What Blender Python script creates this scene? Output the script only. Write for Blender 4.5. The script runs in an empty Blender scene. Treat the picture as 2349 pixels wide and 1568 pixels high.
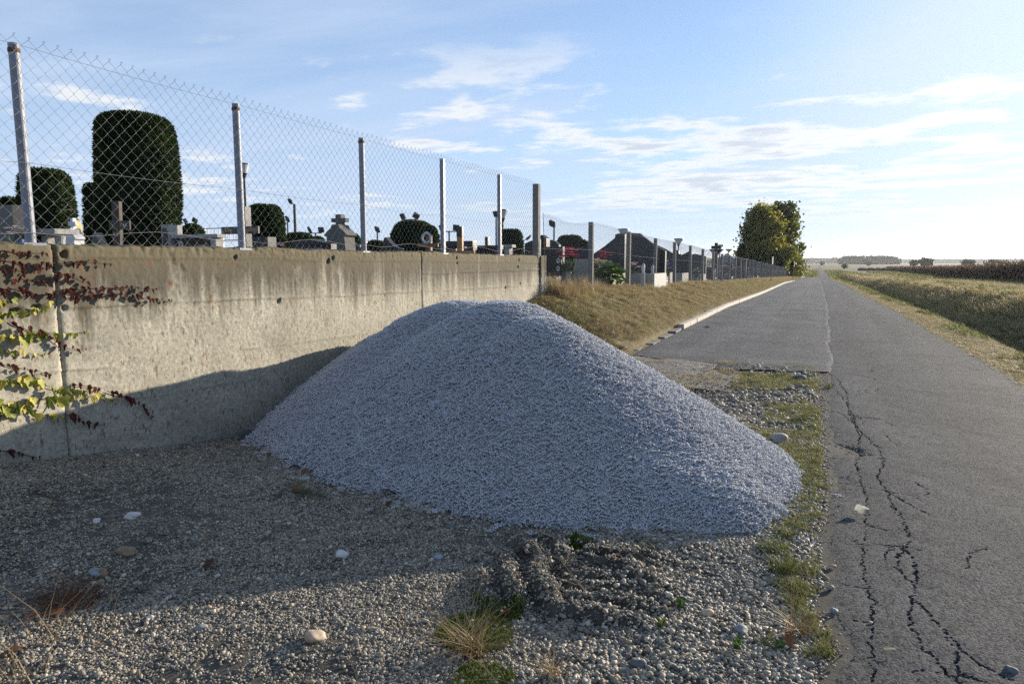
import bpy, bmesh, math, random
import numpy as np
from mathutils import Vector, Matrix, Euler

# ------------------------------------------------------------------ camera, sky, sun, exposure
SC = bpy.context.scene
COL = SC.collection
EYE = 1.6
YAW, PITCH = math.radians(24.0), math.radians(6.65)     # camera looks 24 deg left of the road
F, CX, CY = 1566.0, 1174.5, 784.0                        # focal length for a 2349 px wide frame
cam_d = bpy.data.cameras.new('camera')
cam_d.sensor_width = 36.0
cam_d.lens = 24.0
cam_d.clip_start = 0.05
cam_d.clip_end = 30000
cam = bpy.data.objects.new('camera', cam_d)
COL.objects.link(cam)
cam.location = (0, 0, EYE)
cam.rotation_euler = (math.radians(90) - PITCH, 0, YAW)
SC.camera = cam

SUN_AZ, SUN_EL = math.radians(27.5), math.atan(0.208)    # azimuth: right of the road's direction (+Y)
world = bpy.data.worlds.new('World')
SC.world = world
world.use_nodes = True
SKY_STRENGTH = 0.112
EXPOSURE = 0.92
SUN_STRENGTH = 5.0
CLOUD_OFS = ((8.1, 1.7, 0.0), (5.3, 0.2, 2.0))

def build_world():
    nt = world.node_tree
    nt.nodes.clear()
    N, L = nt.nodes.new, nt.links.new
    out = N('ShaderNodeOutputWorld')
    bg = N('ShaderNodeBackground')
    bg.inputs['Strength'].default_value = SKY_STRENGTH
    sky = N('ShaderNodeTexSky')
    sky.sky_type = 'NISHITA'
    sky.sun_disc = False
    sky.sun_elevation = SUN_EL
    sky.sun_rotation = SUN_AZ
    sky.altitude = 100
    sky.air_density = 0.9
    sky.dust_density = 0.2
    sky.ozone_density = 3.6
    tc = N('ShaderNodeTexCoord')
    sep = N('ShaderNodeSeparateXYZ')
    L(tc.outputs['Generated'], sep.inputs[0])
    def math_(op, a, b=None, c=None, clamp=False):
        n = N('ShaderNodeMath'); n.operation = op; n.use_clamp = clamp
        for i, v in enumerate((a, b, c)):
            if v is None: continue
            if isinstance(v, (int, float)): n.inputs[i].default_value = v
            else: L(v, n.inputs[i])
        return n.outputs[0]
    def ramp(v, lo, hi):
        n = N('ShaderNodeMapRange'); n.interpolation_type = 'SMOOTHSTEP'
        L(v, n.inputs['Value'])
        n.inputs['From Min'].default_value = lo; n.inputs['From Max'].default_value = hi
        return n.outputs['Result']
    def noise(vec, scale, detail, rough, dist=0.0, ofs=(0, 0, 0), sc=(1, 1, 1)):
        m = N('ShaderNodeMapping'); L(vec, m.inputs[0])
        m.inputs['Location'].default_value = ofs; m.inputs['Scale'].default_value = sc
        n = N('ShaderNodeTexNoise'); L(m.outputs[0], n.inputs['Vector'])
        n.inputs['Scale'].default_value = scale; n.inputs['Detail'].default_value = detail
        n.inputs['Roughness'].default_value = rough; n.inputs['Distortion'].default_value = dist
        return n.outputs['Fac']
    # clouds lie on a flat layer overhead: direction divided by its height
    zc = math_('MAXIMUM', sep.outputs['Z'], 0.0)
    zz = math_('ADD', zc, 0.045)
    cmb = N('ShaderNodeCombineXYZ')
    L(math_('DIVIDE', sep.outputs['X'], zz), cmb.inputs[0])
    L(math_('DIVIDE', sep.outputs['Y'], zz), cmb.inputs[1])
    P = cmb.outputs[0]
    big = noise(P, 0.50, 2, 0.5, 0.0, CLOUD_OFS[0])
    puff = noise(P, 1.9, 9, 0.60, 0.15, CLOUD_OFS[1], (1.0, 1.35, 1.0))
    den = math_('ADD', math_('MULTIPLY', big, 0.60), math_('MULTIPLY', puff, 0.70))
    # cloud banks where the photograph has them: broad swellings of the cover
    for px, py, cone, amt in ((1250, 225, 6.0, 0.05), (1020, 290, 6.0, 0.045), (1250, 300, 5.0, 0.04), (1500, 365, 8.0, 0.058), (1950, 350, 10.0, 0.064), (1750, 450, 8.0, 0.04), (2150, 440, 8.0, 0.045), (800, 240, 2.0, 0.05)):
        v = Vector(((px - 1174.5) / 1566.0, -(py - 784.0) / 1566.0, -1.0)).normalized()
        v.rotate(cam.rotation_euler)
        q = N('ShaderNodeVectorMath'); q.operation = 'DOT_PRODUCT'
        L(tc.outputs['Generated'], q.inputs[0]); q.inputs[1].default_value = v
        den = math_('ADD', den, math_('MULTIPLY', ramp(q.outputs['Value'], math.cos(math.radians(cone)), 1.0), amt))
    lowband = math_('MULTIPLY', ramp(sep.outputs['Z'], 0.03, 0.10), math_('SUBTRACT', 1.0, ramp(sep.outputs['Z'], 0.20, 0.33)))
    cum = math_('MULTIPLY', ramp(den, 0.685, 0.80), lowband)
    cir = noise(P, 0.55, 6, 0.60, 0.5, (9.0, 2.0, 5.0), (0.6, 1.6, 1.0))
    cirrus = math_('MULTIPLY', math_('MULTIPLY', ramp(cir, 0.38, 0.78), 0.60), ramp(sep.outputs['Z'], 0.02, 0.09))
    sdir = Vector((math.sin(SUN_AZ) * math.cos(SUN_EL), math.cos(SUN_AZ) * math.cos(SUN_EL), math.sin(SUN_EL)))
    dp = N('ShaderNodeVectorMath'); dp.operation = 'DOT_PRODUCT'
    L(tc.outputs['Generated'], dp.inputs[0]); dp.inputs[1].default_value = sdir
    near = ramp(dp.outputs['Value'], 0.80, 1.05)
    # ground haze pales the sky towards the horizon, thin high cloud pales it towards the sun
    hz = math_('MULTIPLY', math_('POWER', math_('SUBTRACT', 1.0, math_('MULTIPLY', zc, 1.5, clamp=True), clamp=True), 2.6), 0.84)
    thin = math_('ADD', math_('ADD', math_('ADD', cirrus, 0.26), math_('MULTIPLY', near, 0.85)), hz, clamp=True)
    glow = math_('MULTIPLY', near, 1.35)
    def rgb(r, g, b):
        n = N('ShaderNodeCombineXYZ')
        for i, k in enumerate((r, g, b)): L(math_('ADD', glow, k), n.inputs[i])
        return n.outputs[0]
    def mix(f, a, b):
        n = N('ShaderNodeMix'); n.data_type = 'RGBA'
        L(f, n.inputs['Factor']); L(a, n.inputs['A']); L(b, n.inputs['B'])
        return n.outputs['Result']
    c1 = mix(math_('MULTIPLY', thin, 0.9), sky.outputs[0], rgb(2.80, 3.45, 4.55))
    thick = math_('MULTIPLY', ramp(den, 0.78, 0.90), 0.85)
    ccol = mix(thick, rgb(4.35, 4.5, 4.65), rgb(2.75, 3.15, 3.75))
    c2 = mix(math_('MULTIPLY', cum, 0.92), c1, ccol)
    L(c2, bg.inputs['Color'])
    L(bg.outputs[0], out.inputs['Surface'])
build_world()

sun_d = bpy.data.lights.new('sun', 'SUN')
sun_d.energy = SUN_STRENGTH
sun_d.angle = math.radians(0.53)
sun_d.color = (1.0, 0.89, 0.73)
sun = bpy.data.objects.new('sun', sun_d)
COL.objects.link(sun)
SUN_DIR = Vector((math.sin(SUN_AZ) * math.cos(SUN_EL), math.cos(SUN_AZ) * math.cos(SUN_EL), math.sin(SUN_EL)))
sun.rotation_euler = SUN_DIR.to_track_quat('Z', 'Y').to_euler()
sun.location = (20, 20, 15)

SC.view_settings.view_transform = 'Standard'
SC.view_settings.look = 'None'
SC.view_settings.gamma = 1.0
SC.view_settings.use_curve_mapping = False
SC.view_settings.exposure = EXPOSURE
SC.render.engine = 'CYCLES'
SC.cycles.use_denoising = False
SC.cycles.max_bounces = 6
SC.cycles.diffuse_bounces = 3
SC.cycles.glossy_bounces = 2
SC.cycles.transmission_bounces = 4
SC.cycles.transparent_max_bounces = 8
SC.cycles.volume_bounces = 0
SC.cycles.volume_max_steps = 64
SC.cycles.sample_clamp_indirect = 2.0
SC.cycles.sample_clamp_direct = 3.0

# ------------------------------------------------------------------ layout helpers
_r = np.array([math.cos(YAW), math.sin(YAW), 0.0])
_f = np.array([-math.sin(YAW) * math.cos(PITCH), math.cos(YAW) * math.cos(PITCH), -math.sin(PITCH)])
_u = np.cross(_r, _f)
def ray(x, y):
    return (x - CX) / F * _r - (y - CY) / F * _u + _f
def on_x(x, y, X):
    d = ray(x, y); return np.array([0, 0, EYE]) + d * (X / d[0])
def on_y(x, y, Y):
    d = ray(x, y); return np.array([0, 0, EYE]) + d * (Y / d[1])
def on_z(x, y, z=0.0):
    d = ray(x, y); return np.array([0, 0, EYE]) + d * ((z - EYE) / d[2])
def on_ground(x, y):
    P = on_z(x, y, 0.0)
    for _ in range(10):
        P = on_z(x, y, float(T(P[0], P[1])))
    return P

rng = np.random.default_rng(7)
rnd = random.Random(5)

def smooth(a, b, x):
    t = np.clip((np.asarray(x, float) - a) / (b - a), 0, 1)
    return t * t * (3 - 2 * t)

def _hash(i, j, s):
    n = (i * 374761393 + j * 668265263 + s * 2147483647) & 0x7fffffff
    n = ((n ^ (n >> 13)) * 1274126177) & 0x7fffffff
    return ((n ^ (n >> 16)) & 0xffff) / 65535.0
def vnoise(x, y, s=0):
    x = np.asarray(x, float); y = np.asarray(y, float)
    i = np.floor(x).astype(np.int64); j = np.floor(y).astype(np.int64)
    u = x - i; v = y - j
    u = u * u * (3 - 2 * u); v = v * v * (3 - 2 * v)
    return ((_hash(i, j, s) * (1 - u) + _hash(i + 1, j, s) * u) * (1 - v) +
            (_hash(i, j + 1, s) * (1 - u) + _hash(i + 1, j + 1, s) * u) * v) * 2 - 1
def fbm(x, y, oct=4, s=0, g=0.5):
    a, o = 1.0, 0.0
    for k in range(oct):
        o = o + a * vnoise(np.asarray(x) * 2 ** k, np.asarray(y) * 2 ** k, s + k * 17); a *= g
    return o

# ------------------------------------------------------------------ materials
def new_mat(name):
    m = bpy.data.materials.new(name); m.use_nodes = True
    nt = m.node_tree
    b = nt.nodes['Principled BSDF']
    return m, nt, b
def nd(nt, t, **kw):
    n = nt.nodes.new(t)
    for k, v in kw.items():
        if k in n.inputs: n.inputs[k].default_value = v
        else: setattr(n, k, v)
    return n
def coords(nt, kind='Object', scale=(1, 1, 1)):
    tc = nt.nodes.new('ShaderNodeTexCoord')
    mp = nt.nodes.new('ShaderNodeMapping')
    mp.inputs['Scale'].default_value = scale
    if kind == 'World':
        g = nt.nodes.new('ShaderNodeNewGeometry'); nt.links.new(g.outputs['Position'], mp.inputs[0])
    else:
        nt.links.new(tc.outputs[kind], mp.inputs[0])
    return mp.outputs[0]
def tex(nt, vec, scale, detail=4, rough=0.55, dist=0.0, kind='ShaderNodeTexNoise'):
    n = nt.nodes.new(kind)
    nt.links.new(vec, n.inputs['Vector'])
    n.inputs['Scale'].default_value = scale
    if 'Detail' in n.inputs: n.inputs['Detail'].default_value = detail
    if 'Roughness' in n.inputs: n.inputs['Roughness'].default_value = rough
    if 'Distortion' in n.inputs: n.inputs['Distortion'].default_value = dist
    return n
def cramp(nt, fac, stops):
    r = nt.nodes.new('ShaderNodeValToRGB')
    nt.links.new(fac, r.inputs[0])
    el = r.color_ramp.elements
    while len(el) < len(stops): el.new(0.5)
    for e, (p, c) in zip(el, stops):
        e.position = p; e.color = (*c, 1.0) if len(c) == 3 else c
    return r.outputs[0]
def mixc(nt, fac, a, b, mode='MIX'):
    n = nt.nodes.new('ShaderNodeMix'); n.data_type = 'RGBA'; n.blend_type = mode
    for sock, v in (('Factor', fac), ('A', a), ('B', b)):
        s = [i for i in n.inputs if i.name == sock and (i.type == ('VALUE' if sock == 'Factor' else 'RGBA'))][0]
        if isinstance(v, (int, float)): s.default_value = v
        elif isinstance(v, tuple): s.default_value = (*v, 1.0)
        else: nt.links.new(v, s)
    return [o for o in n.outputs if o.type == 'RGBA'][0]
def mth(nt, op, a, b=None, clamp=False):
    n = nt.nodes.new('ShaderNodeMath'); n.operation = op; n.use_clamp = clamp
    for i, v in enumerate((a, b)):
        if v is None: continue
        if isinstance(v, (int, float)): n.inputs[i].default_value = v
        else: nt.links.new(v, n.inputs[i])
    return n.outputs[0]
def bump(nt, b, h, strength=0.5, dist=0.01):
    n = nt.nodes.new('ShaderNodeBump')
    n.inputs['Strength'].default_value = strength; n.inputs['Distance'].default_value = dist
    nt.links.new(h, n.inputs['Height']); nt.links.new(n.outputs[0], b.inputs['Normal'])
    return n
def simple(name, col, rough=0.6, var=0.25, scale=6.0, bmp=0.0, bscale=60.0, metal=0.0, spec=0.5, bdist=0.004):
    m, nt, b = new_mat(name)
    v = coords(nt)
    n = tex(nt, v, scale, 5, 0.6)
    c0 = tuple(c * (1 - var) for c in col); c1 = tuple(min(1, c * (1 + var)) for c in col)
    nt.links.new(cramp(nt, n.outputs['Fac'], [(0.3, c0), (0.7, c1)]), b.inputs['Base Color'])
    b.inputs['Roughness'].default_value = rough
    b.inputs['Metallic'].default_value = metal
    b.inputs['Specular IOR Level'].default_value = spec
    if bmp:
        bump(nt, b, tex(nt, v, bscale, 4, 0.6).outputs['Fac'], bmp, bdist)
    return m
def leafy(name, cols, trans=0.35, rough=0.55, copies=False):
    """leaf material: colour varies with an attribute 'tint' on the faces; light shines through"""
    m, nt, b = new_mat(name)
    a = nd(nt, 'ShaderNodeAttribute', attribute_name='tint')
    f = a.outputs['Fac']
    if copies:
        i = nd(nt, 'ShaderNodeAttribute', attribute_name='shade'); i.attribute_type = 'INSTANCER'
        f = mth(nt, 'ADD', mth(nt, 'MULTIPLY', f, 0.6), mth(nt, 'MULTIPLY', i.outputs['Fac'], 0.4))
    c = cramp(nt, f, cols)
    nt.links.new(c, b.inputs['Base Color'])
    b.inputs['Roughness'].default_value = rough
    b.inputs['Specular IOR Level'].default_value = 0.3
    tr = nt.nodes.new('ShaderNodeBsdfTranslucent')
    nt.links.new(c, tr.inputs['Color'])
    mx = nt.nodes.new('ShaderNodeMixShader'); mx.inputs[0].default_value = trans
    nt.links.new(b.outputs[0], mx.inputs[1]); nt.links.new(tr.outputs[0], mx.inputs[2])
    nt.links.new(mx.outputs[0], nt.nodes['Material Output'].inputs['Surface'])
    return m

def mat_concrete():
    m, nt, b = new_mat('weathered_concrete')
    g = nt.nodes.new('ShaderNodeNewGeometry')
    pos = g.outputs['Position']
    sp = nt.nodes.new('ShaderNodeSeparateXYZ'); nt.links.new(pos, sp.inputs[0])
    def mp(sc, ofs=(0, 0, 0)):
        n = nt.nodes.new('ShaderNodeMapping'); n.inputs['Scale'].default_value = sc; n.inputs['Location'].default_value = ofs
        nt.links.new(pos, n.inputs[0]); return n.outputs[0]
    base = cramp(nt, tex(nt, mp((1, 1, 1)), 1.6, 6, 0.62).outputs['Fac'],
                 [(0.25, (0.23, 0.215, 0.172)), (0.5, (0.325, 0.302, 0.24)), (0.75, (0.42, 0.39, 0.315))])
    fine = tex(nt, mp((1, 1, 1)), 34, 5, 0.7)
    base = mixc(nt, 0.60, base, cramp(nt, fine.outputs['Fac'], [(0.3, (0.2, 0.2, 0.2)), (0.7, (0.8, 0.8, 0.8))]), 'OVERLAY')
    # damp grime running down from the top: streaks along the height, strong near the top
    st = tex(nt, mp((1, 3.6, 0.16)), 1.6, 8, 0.68)
    st2 = tex(nt, mp((1, 13, 0.30), (0, 3, 0)), 1.6, 5, 0.65)
    top = nt.nodes.new('ShaderNodeMapRange'); nt.links.new(sp.outputs['Z'], top.inputs['Value'])
    top.inputs['From Min'].default_value = 0.55; top.inputs['From Max'].default_value = 1.75; top.interpolation_type = 'SMOOTHSTEP'
    s = mth(nt, 'ADD', mth(nt, 'MULTIPLY', st.outputs['Fac'], 0.75), mth(nt, 'MULTIPLY', st2.outputs['Fac'], 0.35))
    grime = nt.nodes.new('ShaderNodeMapRange'); nt.links.new(mth(nt, 'ADD', s, mth(nt, 'MULTIPLY', top.outputs[0], 0.47)), grime.inputs['Value'])
    grime.inputs['From Min'].default_value = 0.71; grime.inputs['From Max'].default_value = 0.98; grime.interpolation_type = 'SMOOTHSTEP'
    base = mixc(nt, mth(nt, 'MULTIPLY', grime.outputs[0], 0.88), base, (0.070, 0.060, 0.043))
    # moss tone close to the top
    ms = nt.nodes.new('ShaderNodeMapRange'); nt.links.new(mth(nt, 'ADD', sp.outputs['Z'], mth(nt, 'MULTIPLY', st.outputs['Fac'], 0.3)), ms.inputs['Value'])
    ms.inputs['From Min'].default_value = 1.60; ms.inputs['From Max'].default_value = 1.92
    base = mixc(nt, mth(nt, 'MULTIPLY', ms.outputs[0], 0.55), base, (0.17, 0.145, 0.075))
    # rust marks
    ru = tex(nt, mp((1, 10, 3.6), (0, 7, 1)), 3.2, 4, 0.6)
    rm = nt.nodes.new('ShaderNodeMapRange'); nt.links.new(ru.outputs['Fac'], rm.inputs['Value'])
    rm.inputs['From Min'].default_value = 0.605; rm.inputs['From Max'].default_value = 0.645
    base = mixc(nt, mth(nt, 'MULTIPLY', rm.outputs[0], 0.75), base, (0.16, 0.075, 0.035))
    # lime bloom
    wh = tex(nt, mp((1, 2.0, 1.1), (0, 2, 9)), 1.3, 6, 0.65)
    wm = nt.nodes.new('ShaderNodeMapRange'); nt.links.new(wh.outputs['Fac'], wm.inputs['Value'])
    wm.inputs['From Min'].default_value = 0.60; wm.inputs['From Max'].default_value = 0.72
    base = mixc(nt, mth(nt, 'MULTIPLY', wm.outputs[0], 0.35), base, (0.56, 0.52, 0.43))
    nt.links.new(base, b.inputs['Base Color'])
    b.inputs['Roughness'].default_value = 0.9
    b.inputs['Specular IOR Level'].default_value = 0.25
    h = mth(nt, 'ADD', fine.outputs['Fac'], mth(nt, 'MULTIPLY', tex(nt, mp((1, 1, 1)), 120, 3, 0.6).outputs['Fac'], 0.5))
    bump(nt, b, h, 0.55, 0.008)
    return m

def mat_stone(name, cols, rough=0.7, attr='col', shift=1.0):
    """pebble colours: face attribute picks along a ramp, the placed copy shifts it"""
    m, nt, b = new_mat(name)
    a = nd(nt, 'ShaderNodeAttribute', attribute_name=attr)
    i = nd(nt, 'ShaderNodeAttribute', attribute_name='shade'); i.attribute_type = 'INSTANCER'
    f = mth(nt, 'FRACT', mth(nt, 'ADD', a.outputs['Fac'], mth(nt, 'MULTIPLY', i.outputs['Fac'], shift)))
    c = cramp(nt, f, cols)
    v = coords(nt, 'World')
    n = tex(nt, v, 160, 3, 0.6)
    c = mixc(nt, 0.30, c, cramp(nt, n.outputs['Fac'], [(0.3, (0.3, 0.3, 0.3)), (0.7, (0.72, 0.72, 0.72))]), 'OVERLAY')
    nt.links.new(c, b.inputs['Base Color'])
    b.inputs['Roughness'].default_value = rough
    b.inputs['Specular IOR Level'].default_value = 0.3
    return m

def mat_asphalt(name, base=0.045, blue=1.0, streak=True):
    m, nt, b = new_mat(name)
    v = coords(nt, 'World')
    big = tex(nt, v, 0.8, 5, 0.6); med = tex(nt, v, 9, 5, 0.65)
    vo = tex(nt, v, 78, kind='ShaderNodeTexVoronoi')
    cells = cramp(nt, vo.outputs['Color'], [(0.0, (base * .5,) * 3), (0.55, (base * .96, base * 1.0, base * 1.08)), (0.92, (base * 1.85, base * 1.9, base * 2.0)), (1.0, (base * 4.0, base * 4.0, base * 4.0))])
    c = mixc(nt, 0.55, cells, cramp(nt, big.outputs['Fac'], [(0.3, (0.30, 0.30, 0.31)), (0.7, (0.70, 0.69, 0.67))]), 'OVERLAY')
    c = mixc(nt, 0.35, c, cramp(nt, med.outputs['Fac'], [(0.3, (0.3, 0.3, 0.3)), (0.7, (0.7, 0.7, 0.7))]), 'OVERLAY')
    ys = nt.nodes.new('ShaderNodeMapping'); ys.inputs['Scale'].default_value = (1.1, 0.05, 1); nt.links.new(v, ys.inputs[0])
    lane = tex(nt, ys.outputs[0], 1.6, 3, 0.5)
    c = mixc(nt, 0.35, c, cramp(nt, lane.outputs['Fac'], [(0.35, (0.34, 0.34, 0.34)), (0.65, (0.68, 0.67, 0.65))]), 'OVERLAY')
    nt.links.new(c, b.inputs['Base Color'])
    b.inputs['Roughness'].default_value = 0.85
    b.inputs['Specular IOR Level'].default_value = 0.06
    h = mth(nt, 'SUBTRACT', 1.0, vo.outputs['Distance'])
    h2 = mth(nt, 'ADD', mth(nt, 'MULTIPLY', h, 0.9), mth(nt, 'MULTIPLY', med.outputs['Fac'], 0.8))
    bump(nt, b, h2, 1.0, 0.014)
    return m

def mat_soil(name, stops, scale=3.0, bscale=40, bs=0.8, bd=0.03):
    m, nt, b = new_mat(name)
    v = coords(nt, 'World')
    n1 = tex(nt, v, scale, 6, 0.65); n2 = tex(nt, v, scale * 9, 5, 0.7)
    c = cramp(nt, n1.outputs['Fac'], stops)
    c = mixc(nt, 0.5, c, cramp(nt, n2.outputs['Fac'], [(0.28, (0.22, 0.22, 0.22)), (0.72, (0.78, 0.78, 0.78))]), 'OVERLAY')
    nt.links.new(c, b.inputs['Base Color'])
    b.inputs['Roughness'].default_value = 0.95
    b.inputs['Specular IOR Level'].default_value = 0.15
    bump(nt, b, tex(nt, v, bscale, 5, 0.7).outputs['Fac'], bs, bd)
    return m

M = {}
M['concrete'] = mat_concrete()
M['asphalt'] = mat_asphalt('road_asphalt', 0.042)
M['asphalt_old'] = mat_asphalt('old_asphalt', 0.052)
M['crushed'] = mat_stone('crushed_limestone', [(0.0, (0.47, 0.475, 0.50)), (0.4, (0.52, 0.527, 0.55)), (0.8, (0.57, 0.577, 0.60)), (1.0, (0.63, 0.63, 0.64))], 0.9, shift=0.25)
M['pebble'] = mat_stone('river_pebbles', [(0.0, (0.083, 0.077, 0.069)), (0.2, (0.162, 0.15, 0.13)), (0.4, (0.246, 0.217, 0.167)), (0.55, (0.325, 0.264, 0.175)), (0.7, (0.21, 0.197, 0.175)), (0.84, (0.377, 0.336, 0.261)), (0.94, (0.545, 0.48, 0.374)), (1.0, (0.251, 0.15, 0.077))], 0.65)
M['gravel_soil'] = mat_soil('gravel_soil', [(0.3, (0.065, 0.06, 0.05)), (0.5, (0.105, 0.097, 0.082)), (0.7, (0.15, 0.14, 0.12))], 1.2, 70, 0.9, 0.02)
M['bank_soil'] = mat_soil('bank_soil', [(0.3, (0.15, 0.115, 0.06)), (0.5, (0.24, 0.19, 0.10)), (0.7, (0.33, 0.265, 0.155))], 2.2, 30, 1.0, 0.06)
M['ditch_soil'] = mat_soil('ditch_soil', [(0.3, (0.040, 0.046, 0.022)), (0.5, (0.070, 0.072, 0.034)), (0.7, (0.125, 0.110, 0.060))], 1.5, 24, 1.0, 0.08)
M['stubble'] = mat_soil('stubble_field', [(0.3, (0.16, 0.115, 0.080)), (0.5, (0.26, 0.195, 0.14)), (0.7, (0.36, 0.28, 0.205))], 2.5, 12, 1.0, 0.08)
M['far_field'] = mat_soil('far_field', [(0.3, (0.085, 0.060, 0.040)), (0.5, (0.12, 0.09, 0.055)), (0.7, (0.115, 0.105, 0.05))], 0.02, 0.8, 0.6, 0.2)
M['cemetery_soil'] = mat_soil('cemetery_soil', [(0.3, (0.06, 0.06, 0.035)), (0.5, (0.10, 0.09, 0.055)), (0.7, (0.16, 0.14, 0.09))], 2.0, 30, 0.9, 0.04)
M['grass_far'] = mat_soil('grass_strip', [(0.3, (0.075, 0.090, 0.028)), (0.5, (0.12, 0.125, 0.042)), (0.7, (0.19, 0.165, 0.075))], 1.0, 14, 1.0, 0.06)
M['post_paint'] = simple('pale_grey_post_paint', (0.20, 0.215, 0.255), 0.5, 0.14, 9, 0.25, 25)
M['post_concrete'] = simple('post_concrete', (0.18, 0.172, 0.158), 0.9, 0.25, 7, 0.6, 45)
M['wire'] = simple('galvanised_wire', (0.20, 0.20, 0.205), 0.55, 0.2, 20, metal=0.25)
M['rust'] = simple('rusty_iron', (0.10, 0.055, 0.035), 0.8, 0.4, 30, 0.5, 90)
M['granite_dark'] = simple('polished_dark_granite', (0.018, 0.018, 0.020), 0.35, 0.35, 60)
M['granite_brown'] = simple('brown_granite', (0.038, 0.030, 0.027), 0.35, 0.35, 60)
M['granite_grey'] = simple('grey_granite', (0.05, 0.05, 0.054), 0.5, 0.35, 70, 0.2, 120)
M['terrazzo'] = simple('pale_terrazzo', (0.34, 0.33, 0.31), 0.8, 0.18, 24, 0.4, 70)
M['sandstone'] = simple('weathered_grey_stone', (0.14, 0.132, 0.12), 0.9, 0.3, 10, 0.6, 50)
M['marble'] = simple('white_marble', (0.58, 0.58, 0.58), 0.5, 0.08, 8)
M['wood_grey'] = simple('weathered_wood', (0.075, 0.06, 0.047), 0.85, 0.35, 14, 0.5, 60)
M['wood_brown'] = simple('brown_stained_wood', (0.20, 0.095, 0.045), 0.6, 0.25, 12, 0.3, 60)
M['wood_honey'] = simple('honey_wood', (0.34, 0.18, 0.055), 0.55, 0.22, 10, 0.3, 60)
M['metal_dark'] = simple('dark_painted_metal', (0.035, 0.038, 0.042), 0.45, 0.2, 10)
M['metal_grey'] = simple('grey_metal', (0.33, 0.34, 0.36), 0.5, 0.15, 10, metal=0.4)
M['sign_white'] = simple('white_sign_metal', (0.75, 0.76, 0.78), 0.45, 0.05, 8)
M['letter_gold'] = simple('gold_letters', (0.55, 0.40, 0.18), 0.5, 0.1, 9)
M['letter_pale'] = simple('pale_letters', (0.50, 0.50, 0.50), 0.6, 0.1, 9)
M['letter_dim'] = simple('dull_engraved_letters', (0.16, 0.16, 0.16), 0.7, 0.1, 9)
M['cloth_yellow'] = simple('yellow_cloth', (0.72, 0.44, 0.07), 0.75, 0.12, 10)
M['cloth_red'] = simple('red_cloth', (0.30, 0.03, 0.04), 0.75, 0.12, 10)
M['glass_lamp'] = simple('lamp_glass', (0.60, 0.62, 0.64), 0.15, 0.05, 8)
M['kerb'] = simple('kerb_concrete', (0.44, 0.40, 0.33), 0.9, 0.2, 6, 0.5, 60)
M['slab'] = simple('dusty_concrete_slab', (0.165, 0.15, 0.125), 0.9, 0.45, 5, 1.0, 30, bdist=0.02)
M['straw'] = leafy('dry_straw', [(0.0, (0.16, 0.10, 0.045)), (0.5, (0.34, 0.25, 0.125)), (1.0, (0.50, 0.40, 0.23))], 0.3, copies=True)
M['bankgrass'] = leafy('mown_dry_grass', [(0.0, (0.22, 0.17, 0.080)), (0.35, (0.40, 0.32, 0.165)), (0.7, (0.54, 0.45, 0.26)), (0.86, (0.28, 0.27, 0.095)), (1.0, (0.15, 0.18, 0.05))], 0.4, copies=True)
M['grass'] = leafy('green_grass', [(0.0, (0.06, 0.075, 0.020)), (0.4, (0.115, 0.135, 0.035)), (0.7, (0.20, 0.20, 0.065)), (1.0, (0.38, 0.31, 0.15))], 0.4, copies=True)
M['thuja'] = leafy('clipped_thuja', [(0.0, (0.012, 0.024, 0.008)), (0.5, (0.028, 0.052, 0.012)), (0.85, (0.055, 0.085, 0.018)), (1.0, (0.105, 0.095, 0.03))], 0.25)
M['thuja_core'] = simple('thuja_inner_twigs', (0.018, 0.024, 0.010), 0.9, 0.4, 14, 0.8, 40)
M['leaf_green'] = leafy('broad_green_leaves', [(0.0, (0.022, 0.055, 0.010)), (0.5, (0.055, 0.115, 0.018)), (1.0, (0.13, 0.18, 0.035))], 0.35)
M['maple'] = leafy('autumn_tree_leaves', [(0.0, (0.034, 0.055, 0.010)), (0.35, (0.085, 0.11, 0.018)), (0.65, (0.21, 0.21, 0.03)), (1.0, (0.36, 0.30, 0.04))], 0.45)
M['tree_dark'] = leafy('dark_tree_leaves', [(0.0, (0.018, 0.036, 0.008)), (0.5, (0.040, 0.068, 0.013)), (1.0, (0.10, 0.115, 0.022))], 0.32)
M['far_leaf'] = leafy('far_tree_leaves', [(0.0, (0.02, 0.03, 0.012)), (1.0, (0.05, 0.06, 0.022))], 0.2)
M['corn'] = leafy('dry_maize', [(0.0, (0.060, 0.034, 0.018)), (0.5, (0.125, 0.072, 0.036)), (0.85, (0.20, 0.125, 0.065)), (1.0, (0.30, 0.21, 0.12))], 0.3, copies=True)
M['vine_red'] = leafy('red_creeper_leaves', [(0.0, (0.045, 0.014, 0.013)), (0.5, (0.105, 0.028, 0.022)), (1.0, (0.22, 0.085, 0.055))], 0.3)
M['vine_yellow'] = leafy('yellow_creeper_leaves', [(0.0, (0.11, 0.16, 0.02)), (0.4, (0.30, 0.30, 0.045)), (1.0, (0.55, 0.47, 0.11))], 0.35)
M['vine_stem'] = simple('creeper_stem', (0.075, 0.04, 0.028), 0.8, 0.3, 20)
M['dead_leaf'] = leafy('dead_leaves', [(0.0, (0.030, 0.016, 0.010)), (0.5, (0.085, 0.035, 0.018)), (1.0, (0.20, 0.075, 0.03))], 0.2)
M['bark'] = simple('bark', (0.075, 0.055, 0.04), 0.95, 0.35, 12, 0.9, 40, bdist=0.02)
M['moss'] = leafy('moss', [(0.0, (0.05, 0.075, 0.012)), (1.0, (0.16, 0.20, 0.03))], 0.3)
M['flower'] = leafy('flower_petals', [(0.0, (0.55, 0.05, 0.11)), (0.3, (0.65, 0.20, 0.28)), (0.5, (0.72, 0.70, 0.68)), (0.7, (0.70, 0.52, 0.20)), (0.85, (0.20, 0.13, 0.45)), (1.0, (0.30, 0.36, 0.55))], 0.3)
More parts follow.
